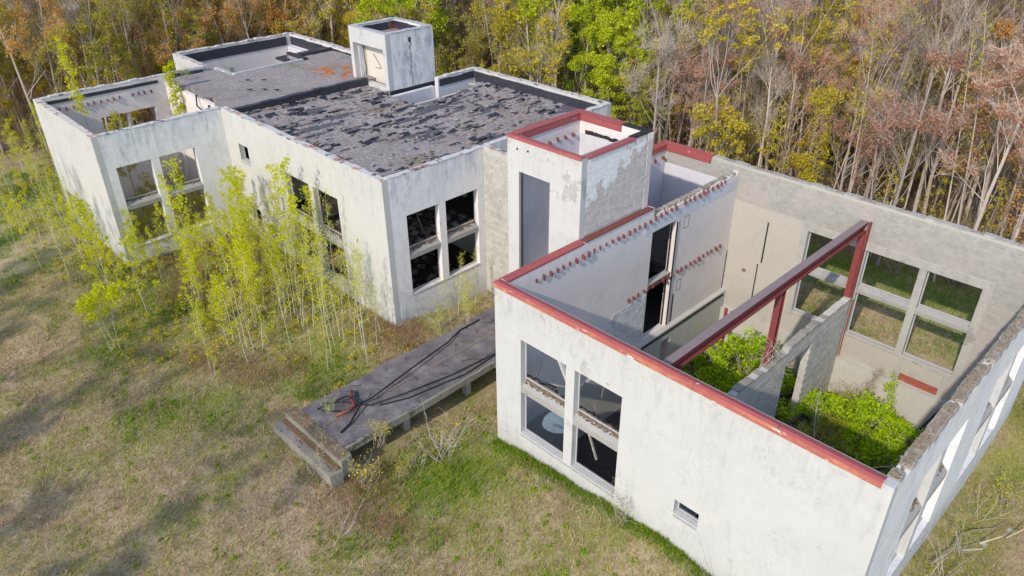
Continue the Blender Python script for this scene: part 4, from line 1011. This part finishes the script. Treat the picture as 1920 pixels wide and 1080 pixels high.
def choose(px):
    """species mix read off the picture: orange/olive at the left, yellow-grey in the middle, one green clump, pink and grey at the right"""
    r = random.random()
    if px < 700: tb = (('orange', .34), ('olive', .28), ('yellow', .26), ('bare', .12))
    elif px < 1060: tb = (('bare', .34), ('olive', .26), ('yellow', .26), ('green', .05), ('pink', .09))
    elif px < 1230: tb = (('green', .5), ('bare', .2), ('yellow', .3))
    elif px < 1400: tb = (('bare', .32), ('pink', .38), ('yellow', .30))
    elif px < 1640: tb = (('yellow', .42), ('pink', .38), ('bare', .14), ('orange', .06))
    else: tb = (('bare', .16), ('orange', .22), ('pink', .38), ('yellow', .24))
    for k, p_ in tb:
        if r < p_: return k
        r -= p_
    return tb[0][0]
pts = []; random.seed(21)
tries = 0; grid = {}
def ok(x, y, dmin):
    gx, gy = int(x//4), int(y//4)
    for a in (-1, 0, 1):
        for b in (-1, 0, 1):
            for (u, v) in grid.get((gx+a, gy+b), ()):
                if (u-x)**2+(v-y)**2 < dmin*dmin: return False
    return True
while tries < 60000 and len(pts) < 1900:
    tries += 1
    x = random.uniform(-150, 45); y = random.uniform(-35, 135)
    d = math.hypot(x-CAMX, y-CAMY)
    if d > 172 or not bool(forest_np(np.array([x]), np.array([y]))[0]): continue
    q = px_of(x, y, 9.)
    if q is None or not (-160 < q[0] < 2080): continue
    if 1065 < q[0] < 1225 and y < 44: continue
    dm = 1.85 if d < 75 else (2.3 if d < 110 else 3.0)
    if not ok(x, y, dm): continue
    grid.setdefault((int(x//4), int(y//4)), []).append((x, y)); pts.append((d, x, y, q[0]))
pts.sort()
desc = {'bare': 'bare pale-barked tree', 'pink': 'reddish budding tree', 'yellow': 'yellow green tree', 'orange': 'orange leafed tree', 'green': 'bright green tree', 'olive': 'slim dull olive tree'}
def zone(px):
    for lim, tx in ((220, 'far beyond the left wing'), (430, 'behind the left wing'), (690, 'behind the rear wing'), (860, 'behind the roof turret'), (1060, 'behind the flat roof'), (1260, 'behind the entrance tower'), (1520, 'behind the long block wall'), (9999, 'behind the block wall right end')):
        if px < lim: return tx
far = []
for n_, (d, x, y, px) in enumerate(pts):
    k = choose(px+random.gauss(0, 30)); vi = random.choice(KI[k])
    s_ = random.uniform(.72, 1.08); rz = random.uniform(0, 6.28)
    if n_ < 270:
        zl = zone(px); e2 = bool(forest_np(np.array([x+(0 if x > -45 else 5)]), np.array([y-(5 if x > -45 else 0)]))[0])
        dp = 'deep in the wood' if e2 else 'at the wood edge'; tl = 'tall ' if s_ > .95 else ('small ' if s_ < .8 else '')
        plant('forest_tree', '%s%s %s %s' % (tl, desc[k], dp, zl), 'tree', V[vi], (x, y), rz, s_, '%s%s %s %s' % (tl, desc[k].replace('tree', 'trees'), dp, zl))
    else: far.append((x, y, vi, rz, s_))
for gi_, (gx, gy, gs) in enumerate(((-16.5, 27.2, .62), (-20.0, 28.5, .80), (-14.2, 28.6, .55), (-22, 31.5, 1.1), (-17.5, 32.5, 1.15), (-24.5, 29, .66))):
    plant('forest_tree', ['small bright green leafy tree nearest behind the entrance tower', 'bright green tree behind the rear corner of the flat roof', 'lowest bright green tree right of the others behind the tower', 'tall bright green tree farther back behind the flat roof', 'tallest bright green tree deeper behind the tower', 'smaller bright green tree behind the flat roof parapet'][gi_], 'tree', V[KI['green'][0]], (gx, gy), gi_*1.3, gs, None)
# farther trees as one mass through geometry nodes
def scatter(name, data, sources, kind='stuff', label=None, cat=None):
    me = bpy.data.meshes.new(name); me.from_pydata([(a[0], a[1], a[5]) for a in data], [], [])
    for nm, ty, ix in (('vi', 'INT', 2), ('rz', 'FLOAT', 3), ('sc', 'FLOAT', 4)):
        at = me.attributes.new(nm, ty, 'POINT'); at.data.foreach_set('value', [a[ix] for a in data])
    o = bpy.data.objects.new(name, me); col.objects.link(o); o['kind'] = kind
    if label: o['label'] = label; o['category'] = cat
    g = bpy.data.node_groups.new(name, 'GeometryNodeTree'); g.interface.new_socket('Geometry', in_out='INPUT', socket_type='NodeSocketGeometry'); g.interface.new_socket('Geometry', in_out='OUTPUT', socket_type='NodeSocketGeometry')
    N = g.nodes.new; gi = N('NodeGroupInput'); go = N('NodeGroupOutput'); j = N('GeometryNodeJoinGeometry')
    def na(nm, ty):
        x = N('GeometryNodeInputNamedAttribute'); x.data_type = ty; x.inputs[0].default_value = nm; return x.outputs[0]
    vi, rz, scl = na('vi', 'INT'), na('rz', 'FLOAT'), na('sc', 'FLOAT')
    cx = N('ShaderNodeCombineXYZ'); g.links.new(rz, cx.inputs[2])
    for k, objs in sources.items():
        cmp = N('FunctionNodeCompare'); cmp.data_type = 'INT'; cmp.operation = 'EQUAL'; g.links.new(vi, cmp.inputs[2]); cmp.inputs[3].default_value = k
        jj = N('GeometryNodeJoinGeometry')
        for ob in objs:
            oi = N('GeometryNodeObjectInfo'); oi.inputs[0].default_value = ob; oi.transform_space = 'ORIGINAL'; g.links.new(oi.outputs['Geometry'], jj.inputs[0])
        gt = N('GeometryNodeGeometryToInstance'); g.links.new(jj.outputs[0], gt.inputs[0])
        ip = N('GeometryNodeInstanceOnPoints'); g.links.new(gi.outputs[0], ip.inputs['Points']); g.links.new(cmp.outputs[0], ip.inputs['Selection']); g.links.new(gt.outputs[0], ip.inputs['Instance'])
        g.links.new(cx.outputs[0], ip.inputs['Rotation']); g.links.new(scl, ip.inputs['Scale']); g.links.new(ip.outputs[0], j.inputs[0])
    g.links.new(j.outputs[0], go.inputs[0])
    md = o.modifiers.new('scatter', 'NODES'); md.node_group = g
    return o
src = {}
for o in list(col.objects):
    if o.name.startswith('forest_tree'):
        ch = [c for c in o.children]; 
        for vi in range(len(V)):
            if vi not in src and ch and any(c.data == V[vi][0] for c in ch): src[vi] = ch
far = [(x, y, vi if vi in src else list(src)[0], rz, s_, H(x, y)) for (x, y, vi, rz, s_) in far]
scatter('far_forest', far, src)
# extra tall trees behind the photographer whose shade falls on the meadow
for (x, y, k) in ((-13, -30, 'olive'), (-17, -27, 'bare'), (-21, -30, 'yellow'), (-26, -27, 'olive'), (-31, -29, 'bare'), (-36, -27, 'olive'), (-41, -25, 'yellow'), (-6, -33, 'bare'), (-10, -34, 'olive'), (0, -36, 'bare'), (-2, -31, 'yellow')):
    plant('meadow_edge_tree', 'tall tree at the near edge of the meadow', 'tree', V[KI[k][0]], (x, y), random.random()*6, random.uniform(.95, 1.15), 'trees at the near edge of the meadow')

PV = [sapling(60, 12, 3, L_yellow, bark=B_pale, lsize=.07, spread=1.3, r0=.07, start=.45), sapling(61, 10, 2, L_pink, bark=B_grey, lsize=.06, spread=1.2, r0=.06, start=.4), sapling(62, 13, 2, L_olive, bark=B_pale, lsize=.07, spread=1.2, r0=.08, start=.5), sapling(63, 8, 5, L_yellow, bark=B_grey, lsize=.075, spread=1.2, r0=.05, start=.25), sapling(64, 7, 6, L_orange, bark=B_grey, lsize=.07, spread=1.2, r0=.05, start=.25)]
srcP = {}
for i, u in enumerate(PV):
    x, y = (-6+4.3*i, 28.4+.2*i); o = plant('pole_tree', ['thin straight yellow budding stem', 'thin reddish budding stem', 'tall thin pale stem', 'short yellow leafed stem', 'short orange leafed stem'][i]+' at the wood edge behind the block wall', 'young tree', u, (x, y), 0, 1, None); srcP[i] = list(o.children)
pol = []; random.seed(99)
for _ in range(9000):
    x = random.uniform(-125, 42); y = random.uniform(-30, 95)
    if not bool(forest_np(np.array([x]), np.array([y]))[0]): continue
    q = px_of(x, y, 5.)
    if q is None or not (-100 < q[0] < 2020): continue
    v_ = random.choice([0, 2, 3, 4, 4, 1]) if q[0] < 700 else (random.choice([0, 2, 3, 3, 0]) if q[0] < 1060 else random.choice([0, 1, 1, 2, 3]))
    if 1060 < q[0] < 1230 and y < 46: continue
    pol.append([x, y, v_, random.uniform(0, 6.3), random.uniform(.7, 1.25)])
pz = hgt(np.array([u[0] for u in pol]), np.array([u[1] for u in pol]))
scatter('young_wood', [tuple(u)+(float(z),) for u, z in zip(pol, pz)], srcP)

# undergrowth in the wood
def twigbush(seed, n, h, mat, leaf=None, nl=0):
    random.seed(seed); m = MB(); cs = []
    for i in range(n):
        an = random.uniform(0, 6.28); d = Vector((math.cos(an)*random.uniform(.1, .8), math.sin(an)*random.uniform(.1, .8), 1)).normalized(); b = Vector((random.uniform(-.3, .3), random.uniform(-.3, .3), -.1)); L = h*random.uniform(.5, 1.1)
        p1 = b+d*L*.5+Vector((random.gauss(0, .08), random.gauss(0, .08), 0)); p2 = b+d*L+Vector((random.gauss(0, .15), random.gauss(0, .15), 0)); m.tube([b, p1, p2], [.014, .010, .004], 3)
        for _ in range(4):
            a = p1.lerp(p2, random.random()); e = a+Vector((random.gauss(0, .25), random.gauss(0, .25), random.uniform(.05, .4)))*h*.5; m.tube([a, e], [.006, .003], 3); cs.append((tuple(e), .15*h))
    l = None
    if leaf: lf = MB(); leafcloud(lf, cs, nl, .045, .1); l = lf.mesh('crown', leaf)
    return m.mesh('trunk', mat), l
UB = [twigbush(1, 22, 2.2, B_grey), twigbush(2, 18, 3.0, B_brown), twigbush(3, 20, 2.4, B_grey, L_olive, 3), twigbush(4, 20, 2.0, B_brown, L_yellow, 4), twigbush(5, 22, 1.8, B_brown, L_dry, 4)]
srcU = {}
random.seed(5)
for i, u in enumerate(UB):
    x, y = (-4+6*i, 30.5+i*.3); o = plant('forest_shrub', ['grey leafless shrub', 'brown leafless shrub', 'olive leaved shrub', 'yellow leaved shrub', 'dry leaved shrub'][i]+' at the foot of the wood behind the roofless building', 'shrub', u, (x, y), 0, 1, 'shrubs at the foot of the wood'); srcU[i] = list(o.children)
und = []
for _ in range(9000):
    x = random.uniform(-115, 40); y = random.uniform(-30, 75)
    if not bool(forest_np(np.array([x]), np.array([y]))[0]): continue
    q = px_of(x, y, 1.)
    if q is None or not (-100 < q[0] < 2020): continue
    und.append([x, y, random.choice([0, 1, 1, 2, 3, 4]), random.uniform(0, 6.3), random.uniform(.6, 1.3)])
hz = hgt(np.array([u[0] for u in und]), np.array([u[1] for u in und]))
scatter('undergrowth', [tuple(u)+(float(z),) for u, z in zip(und, hz)], srcU)

# young aspens round the main building
SV = [sapling(40+i, h, dn, L_aspen, lsize=ls, start=st_, spread=sp_) for i, (h, dn, ls, st_, sp_) in enumerate([(7.0, 18, .055, .25, 1.05), (6.2, 20, .055, .2, 1.1), (7.6, 15, .055, .3, .95), (5.2, 19, .052, .12, 1.0), (6.6, 5, .042, .35, .7), (5.4, 4, .04, .4, .65), (7.6, 5, .042, .3, .7), (4.2, 12, .046, .1, .85)])]
random.seed(77)
def put_sap(x, y, v, s_, label, group): plant('young_aspen', label, 'sapling', SV[v], (x, y), random.uniform(0, 6.28), s_, group)
def zz(x, y): return ('before the left wing windows' if x < -21.5 else ('in the angle of the two buildings' if x < -17 else 'below the sunlit front windows'))+(', nearest the wall' if y > -2 else (', outermost towards the meadow' if y < -5.5 else ', mid clump'))
n_ = 0
while n_ < 92:
    x = random.uniform(-26, -12.5); y = random.uniform(-8.0, .9)
    if y < -7.6+(-12.5-x)*.12 and x > -20: continue
    if x < -25.4 and y > -6: continue
    put_sap(x, y, random.choice([0, 1, 2, 3, 7]) if (x < -14.5) else random.choice([4, 5, 6, 7]), random.choice([.5, .62, .75, .85, .95, 1.05])*random.uniform(.92, 1.08), 'leafy young aspen '+zz(x, y), 'leafy young aspens in the thicket '+zz(x, y)); n_ += 1
for i in range(40):
    x = random.uniform(-17.5, -8.4); y = random.uniform(-3.2, 1.2) if x < -9 else random.uniform(-2.5, 1)
    put_sap(x, y, random.choice([4, 5, 6]), random.uniform(.65, .98), 'thin sparse young aspen near the corner of the flat roofed building', 'sparse young aspens near the building corner')
for i in range(9):
    put_sap(random.uniform(-9.0, -7.0), random.uniform(1.5, 6.8), random.choice([5, 7, 4]), random.uniform(.45, .75), 'small young aspen before the shaded side windows', 'young aspens before the side windows')
for i in range(80):
    x = random.uniform(-50, -37.2); y = random.uniform(-14, 3); 
    put_sap(x, y, random.choice([0, 1, 4, 5, 6, 7]), random.uniform(.5, .9), 'slender leafy sapling at the far left beside the left wing', 'saplings left of the left wing')
for i in range(26):
    x = random.uniform(-37, -26.5); y = random.uniform(-10.5, -6.3)
    put_sap(x, y, random.choice([4, 5, 6, 3, 7]), random.uniform(.6, .9), 'young sapling in front of the left wing end wall', 'saplings before the left wing')
plant('young_aspen', 'small leafy sapling standing alone out in the meadow', 'sapling', sapling(90, 3.9, 26, L_aspen, lsize=.055, start=.5, spread=1.9, stems=3), (-18.2, -9.6), 0, 1, None)
plant('young_aspen', 'tall sapling rising inside the left wing near its rear wall', 'sapling', sapling(91, 12.5, 14, L_aspen, lsize=.07, spread=.8, r0=.07, start=.55), (-33.4, 1.2), 0, 1, None, .5)
plant('young_aspen', 'leafy sapling rising inside the left wing near its window wall', 'sapling', sapling(92, 9.6, 12, L_olive, bark=B_grey, lsize=.07, spread=1.0, r0=.06, start=.5), (-29.6, -3.2), 0, 1, None, .5)
plant('young_aspen', 'thin sapling rising inside the left wing by the end wall', 'sapling', sapling(93, 10.8, 12, L_aspen, lsize=.06, spread=.6, r0=.05, start=.6), (-34.2, -3.6), 0, 1, None, .5)

# bushes in the open room of the roofless building
def bush(seed, r_, h, leaf, n=70, ls=.07, per=44):
    random.seed(seed); tr = MB(); cs = []
    for i in range(n):
        an = random.uniform(0, 6.28); q = math.sqrt(random.random())*r_; zz = h*(1-(q/r_)**2*.55)*random.uniform(.55, 1)
        p_ = Vector((math.cos(an)*q, math.sin(an)*q, zz)); tr.tube([(p_.x*.15, p_.y*.15, 0), p_*.55+Vector((0, 0, .1)), p_], [.03, .018, .008], 3); cs.append((tuple(p_), random.uniform(.22, .42)))
    lf = MB(); leafcloud(lf, cs, per, ls, .3, flat=.25)
    return tr.mesh('trunk', B_grey), lf.mesh('crown', leaf)
BB = [bush(1, 1.5, 2.1, L_bush), bush(2, 1.8, 1.7, L_bush), bush(3, 1.2, 1.3, L_bright, 45), bush(4, 1.3, 1.9, L_olive, 50, .055, 30)]
for (x, y, v, s_, z, lb) in ((4.2, 14.2, 0, 1.5, -2.7, 'bright green bush under the red beam, against the pale back wall'), (5.3, 13.4, 1, 1.3, -2.7, 'bright green bush just left of the vine-covered steel column'), (3.6, 12.0, 2, 1.1, -2.7, 'dark green low bush in shade under the red beam'), (4.6, 10.9, 2, 1.2, -2.7, 'shaded green bush left of the low partition'),
        (8.8, 14.0, 1, 1.1, -2.7, 'leafy bush beside the partition doorway'), (10.2, 14.4, 0, 1.3, -2.7, 'tallest lime green bush in the middle of the right room'), (11.8, 13.4, 1, 1.4, -2.7, 'broad lime green bush below the rusty sill plate'), (12.9, 12.3, 0, 1.1, -2.7, 'lime green bush nearest the right hand wall'),
        (9.6, 12.6, 3, 1, -2.7, 'grey green bush in shade of the front wall'), (12.4, 10.3, 2, 1.25, -2.7, 'deep green bush in the near corner behind the front wall'), (1.6, 13.2, 2, .9, -2.7, 'small dark bush at the foot of the joist wall'), (2.2, 15.9, 2, .55, -2.7, 'small green plant at the foot of the leaning post'), (9.0, 15.9, 3, .7, -2.7, 'brownish shrub near the partition end'), (13.6, 8.6, 2, 1.0, -2.7, 'dark shrub at the right hand end behind the front coping')):
    plant('bush', lb, 'bush', BB[v], (x, y), random.random()*6, s_, None, z)
plant('dead_tree', 'thin pale dead sapling standing among the lime green bushes', 'dead tree', sapling(95, 5.4, 2, L_dry, bark=B_aspen, lsize=.03, spread=.6, r0=.045), (9.6, 11.6), 1, 1, None, -2.7)
plant('bush', 'tall thin green shoot in front of the pale wall under the rear windows', 'bush', sapling(96, 3.4, 14, L_bush, bark=B_grey, lsize=.05, spread=.35, r0=.02), (10.6, 16.3), 1, 1, None, -2.7)
# vine on the middle column
VN = thing('vine', 'leafless vine twisting round the middle steel column', 'vine', (7.16, 9.65, 0)); random.seed(9)
for i in range(7):
    m = MB(); ph = random.uniform(0, 6.3); pp = []
    z_ = -2.6
    while z_ < random.uniform(3.2, 4.2): a = ph+z_*random.uniform(1.3, 1.7); rr_ = random.uniform(.2, .36); pp.append((7.16+math.cos(a)*rr_, 9.65+math.sin(a)*rr_, z_)); z_ += .35
    m.tube(pp, .016, 3); m.build('stem', B_pale, VN)
m = MB()
for i in range(240):
    z_ = random.uniform(0, 4.2); a = random.uniform(0, 6.3); p0 = Vector((7.16+math.cos(a)*.25, 9.65+math.sin(a)*.25, z_)); m.tube([p0, p0+Vector((random.gauss(.15, .35), random.gauss(.1, .35), random.gauss(-.1, .25)))], [.008, .003], 3)
m.build('twigs', B_pale, VN, kind='stuff')
for i, (x, y, v, s_) in enumerate(((3.0, 11.2, 2, .9), (5.9, 11.6, 4, .9), (2.4, 14.6, 3, .8), (9.0, 11.8, 4, 1.0), (11.0, 11.6, 2, .9), (13.6, 14.4, 0, 1.0), (10.9, 15.8, 0, .8), (8.3, 16.2, 4, .8), (13.2, 10.6, 0, .9), (6.2, 15.4, 2, .7))):
    plant('shrub', ['yellowish scrub left of the beam end in the open room', 'olive scrub against the low partition', 'green scrub by the joist wall foot', 'olive scrub in shade right of the partition', 'yellow scrub before the lime green bushes', 'bare brush beside the timber pile', 'bare brush under the rusty sill plate', 'olive brush in the far corner beside the partition', 'bare brush in the near right corner of the room', 'yellowish scrub below the far left rear window'][i], 'shrub', twigbush(400+i, 14, 2.2, B_pale, [None, None, L_aspen, L_bush, L_olive][v], 5), (x, y), i, s_, None, -2.7)
# dead branches
dt = tree(300, 5, B_pale, None, 0, .1, fork=.2, twig=3, r0=.06)
for (x, y, z, rx, ry, s_, lb) in ((12.2, 11.6, -1.3, 1.2, .4, .5, 'fallen dead branch beside the near corner bush in the open room'), (8.8, 16.4, -2.6, .5, .2, .5, 'dead brushwood at the foot of the partition')):
    o = plant('dead_branch', lb, 'branch', dt, (x, y), 1, s_, None, z); o.rotation_euler = (rx, ry, 2)
# shrubs outdoors
D = [twigbush(11, 9, 2.2, B_pale), twigbush(12, 7, 2.6, B_pale), twigbush(13, 14, 1.6, B_grey, L_yellow, 5), twigbush(14, 16, 1.5, B_pale, L_bright, 5), twigbush(15, 12, 2.2, B_pale, L_olive, 3)]
for (x, y, v, s_, lb) in ((7.2, -.5, 4, .8, 'small dry shrub against the white front wall left of the small window'), (11.4, -.7, 0, .95, 'bare twiggy shrub before the white front wall right of the small window'), (12.6, -1.1, 1, .7, 'bare shrub at the bottom edge before the white front wall'),
        (-.6, -2.6, 4, 1.25, 'tall pale shrub beside the walkway and the corner of the roofless building'), (-1.9, -5.6, 2, 1.0, 'yellow leaved shrub beside the walkway end block'), (-2.3, -4.6, 2, .8, 'thin yellow shrub on the walkway end'), (-.2, -8.0, 1, .8, 'bare shrub in the grass before the walkway end block'),
        (-1.2, -3.6, 3, .8, 'low green shrub in the shade of the walkway'), (16.4, 6.2, 0, .75, 'bare shrub against the right hand outer wall'), (16.5, 8.2, 4, .8, 'olive twiggy shrub beside the right hand outer wall'), (16.4, 10.6, 1, .8, 'bare upright shrub by the far windows of the right hand wall'), (17.0, 12.1, 2, .9, 'yellow shrub at the foot of the right hand wall'),
        (16.4, 4.4, 4, 1.0, 'dry shrub near the front right corner'), (-8.2, 3.4, 3, .9, 'bushy green growth under the shaded side windows'), (-7.6, 5.6, 2, .8, 'yellow green growth beside the walkway and recessed wall'), (5.6, 19.6, 3, .9, 'green shrub seen through the rear left window'), (.6, -5.8, 2, .5, 'small yellow tuft shrub in the near grass'),
        (-3.4, -6.9, 4, .9, 'thin olive shrub against the outer face of the walkway end block'), (-.9, -4.4, 2, .7, 'low yellow shrub in the grass right of the walkway'), (-1.5, -2.0, 4, .7, 'small dry shrub in the shaded strip right of the walkway'), (3.4, -1.0, 3, .35, 'small weed clump below the front windows'), (-5.4, -5.0, 3, .5, 'small plant growing in the felt of the walkway'), (-34.6, 3.4, 3, .55, 'weeds growing on the roof edge behind the left wing')):
    plant('shrub', lb, 'shrub', D[v], (x, y), random.random()*6, s_, None, None if lb.find('walkway end') < 0 and lb.find('felt') < 0 and lb.find('roof edge') < 0 else (8.6 if 'roof edge' in lb else (1.2 if y > -5.2 else None)))
LB = thing('fallen_branch', 'long pale fallen branch in the grass right of the roofless building', 'branch', (17, 8, -.2))
m = MB(); pth = [(16.0, 6.4), (16.3, 7.4), (16.3, 8.4), (16.5, 9.4), (17.0, 10.4), (17.3, 11.4)]; m.tube([(a, b, H(a, b)+.35+.3*math.sin(i)) for i, (a, b) in enumerate(pth)], [.04, .036, .03, .026, .02, .01], 5); m.build('stem', B_grey, LB, smooth=True)
for i, (a, b, c) in enumerate(((16.6, 7.8, .6), (16.9, 8.9, .7), (17.5, 10.2, .4))):
    m = MB(); m.tube([(a, b, H(a, b)+.35+.3*math.sin(i+2)), (a+.5, b+.2, .5), (a+.9*c, b+1, .2)], [.03, .02, .008], 4); m.build('side_branch', B_pale, LB)
for i, (x, y) in enumerate(((17.5, 10.9), (17.9, 12.3), (17.0, 9.4))):
    m = MB(); z = H(x, y); m.box(x-.11, y-.08, z-.05, x+.11, y+.08, z+.05, .03); o = m.build('stone', M_conc); tag(o, ['pale stone lying in the grass beside the fallen branch', 'white stone farther off in the right hand grass', 'small pale stone nearest the right hand wall'][i], 'stone')

# ------------------------------------------------------------------ grass blades and litter (uncountable)
def blades(name, n, region, hmin, hmax, wd, mat, dens=None, seed=1, lay=.5):
    r_ = np.random.default_rng(seed)
    x = r_.uniform(region[0], region[1], n); y = r_.uniform(region[2], region[3], n)
    keep = ~(((x > -.05) & (x < 15.4) & (y > -.05) & (y < 17.8)) | ((x > -26.1) & (x < -4.3) & (y > 1.7) & (y < 19)) & ~((x > -9.5) & (y < 8.2)) | ((x > -41.5) & (x < -26) & (y > -5.9) & (y < 16)) | ((x > -6.9) & (x < -2.6) & (y > -6.9)))
    if dens is not None: keep &= r_.random(n) < dens(x, y)
    x, y = x[keep], y[keep]; n = len(x); z = hgt(x, y)
    h = r_.uniform(hmin, hmax, n); an = r_.uniform(0, 6.283, n); ln = r_.uniform(.15, 1.0, n)*lay*h/max(hmax, .01)*2; la = r_.uniform(0, 6.283, n)
    ux, uy = np.cos(an)*wd*.5, np.sin(an)*wd*.5
    tx, ty = x+np.cos(la)*ln*h, y+np.sin(la)*ln*h
    v = np.empty((n, 3, 3)); v[:, 0] = np.stack([x-ux, y-uy, z-.02], -1); v[:, 1] = np.stack([x+ux, y+uy, z-.02], -1); v[:, 2] = np.stack([tx, ty, z+h], -1)
    me = bpy.data.meshes.new(name); me.vertices.add(3*n); me.vertices.foreach_set('co', v.ravel()); me.loops.add(3*n); me.loops.foreach_set('vertex_index', np.arange(3*n)); me.polygons.add(n); me.polygons.foreach_set('loop_start', np.arange(n)*3); me.polygons.foreach_set('loop_total', np.full(n, 3)); me.update(calc_edges=True)
    me.materials.append(mat); o = bpy.data.objects.new(name, me); col.objects.link(o); o['kind'] = 'stuff'; return o
def sn(x, y, f, a): return np.sin(x*f+a+1.7*np.sin(y*f*.7+a*2))*np.cos(y*f*1.1-a+1.3*np.sin(x*f*.6-a))
def greeny(x, y): return np.clip(.36+.16*np.exp(-((x-1)/6)**2-((y+4)/6)**2)+.08*(x > -2)+.35*sn(x, y, .5, 1)+.3*sn(x, y, 1.3, 4)+.25*sn(x, y, 3.1, 2)+lush_shade_np(x, y)*.8, 0, 1)
G_dry = leafmat('dry_grass', [(0, (.24, .14, .075)), (.5, (.56, .40, .235)), (1, (.82, .66, .42))], .3)
G_green = leafmat('green_grass', [(0, (.13, .18, .012)), (.5, (.40, .44, .025)), (1, (.66, .64, .07))], .4)
G_lime = leafmat('lush_weed', [(0, (.08, .17, .008)), (1, (.24, .42, .02))], .4)
G_bramble = leafmat('bramble', [(0, (.20, .09, .06)), (.6, (.38, .21, .15)), (1, (.50, .36, .27))], .2)
blades('dry_grass', 200000, (-30, 12, -20, 3), .05, .20, .03, G_dry, lambda x, y: np.clip(1.1-greeny(x, y), .15, 1), 1, 1.2)
blades('green_grass', 200000, (-30, 12, -20, 3), .05, .20, .03, G_green, lambda x, y: greeny(x, y)**1.5, 2, .8)
blades('verge_grass', 50000, (15.3, 24, -2, 22), .04, .16, .024, G_green, lambda x, y: greeny(x, y), 3, .8)
blades('verge_dry_grass', 50000, (15.3, 24, -2, 22), .04, .14, .022, G_dry, None, 4, 1.1)
blades('meadow_grass', 70000, (-8, 18, 17.8, 30), .05, .2, .03, G_lime, lambda x, y: greeny(x, y), 5, .8)
blades('meadow_dry_grass', 60000, (-8, 18, 17.8, 30), .04, .14, .025, G_dry, lambda x, y: 1.1-greeny(x, y), 15, 1)
blades('weeds', 70000, (-52, 3, -12, 6), .10, .42, .05, G_lime, lambda x, y: np.clip(sn(x, y, .7, 3)+.7*sn(x, y, 1.9, 1)+lush_shade_np(x, y)*.9-.35, 0, 1), 6, .8)
blades('brambles', 110000, (-52, 3, -9, 3), .12, .5, .022, G_bramble, lambda x, y: np.clip(sn(x, y, .45, 6)+.5*sn(x, y, 1.3, 2)+.15-np.maximum(0, (-6-y))*.3, 0, 1), 7, 1.3)
blades('wall_foot_grass', 16000, (0, 15.4, -.7, -.03), .06, .25, .025, G_lime, lambda x, y: np.exp(y*3), 8, .5)
blades('pit_weeds', 1, (0, 1, 0, 1), .1, .2, .02, G_lime, None, 9) if False else None
# clumps of weed leaves
m = MB(); cs = []; random.seed(31)
for _ in range(760):
    x, y = random.uniform(-46, 10), random.uniform(-16, 1.2)
    if -36.5 < x < -25.9 and y > -6.2: continue
    if -7 < x < -2.4 and y > -7.2: continue
    if x > -.5 and y > -.5: continue
    if y < -7 and random.random() < .62: continue
    cs.append(((x, y, H(x, y)+.06), random.uniform(.05, .24)))
leafcloud(m, cs, 26, .045, .1, flat=.0); o = m.build('weed_clumps', L_bright, kind='stuff')
m = MB(); cs = []
for _ in range(420):
    x, y = random.uniform(-40, -7.2), random.uniform(-9.5, 1.4)
    if (-36.5 < x < -25.9 and y > -6.2) or (x > -14 and y < -4): continue
    cs.append(((x, y, H(x, y)+.2), random.uniform(.15, .5)))
leafcloud(m, cs, 45, .05, .1, flat=.15); m.build('low_shoots', L_yellow, kind='stuff')
m = MB(); cs = []
for _ in range(90):
    x, y = random.uniform(.8, 14.6), random.uniform(9, 16.8)
    if abs(x-7.3) < .5: continue
    cs.append(((x, y, -2.45), random.uniform(.25, .5)))
leafcloud(m, cs, 60, .06, .1, flat=.2); m.build('room_weeds', L_bright, kind='stuff')
m = MB(); cs = [((random.uniform(-35.5, -27), random.uniform(-5, 1.8), random.uniform(.8, 2.6)), random.uniform(.3, .7)) for _ in range(60)]
leafcloud(m, cs, 60, .08, .1); m.build('wing_weeds', L_olive, kind='stuff')
m = MB(); cs = [((random.uniform(-6.8, -4.6), random.uniform(-6.2, -5.3), 1.2), random.uniform(.08, .2)) for _ in range(26)]
leafcloud(m, cs, 40, .04, .1, flat=0)
for _ in range(5200):
    x = random.uniform(-6.9, -2.6); y = random.uniform(-6.5, -5.75); z = 1.19 if y > -6.33 else .83; h_ = random.uniform(.05, .2); a = random.uniform(0, 6.3)
    m.v += [(x-.012, y, z), (x+.012, y, z), (x+math.cos(a)*h_*.8, y-abs(math.sin(a))*h_, z+h_*.5)]; k = len(m.v); m.f.append((k-3, k-2, k-1)); m.mi.append(0)
m.build('deck_moss', G_dry, kind='stuff')
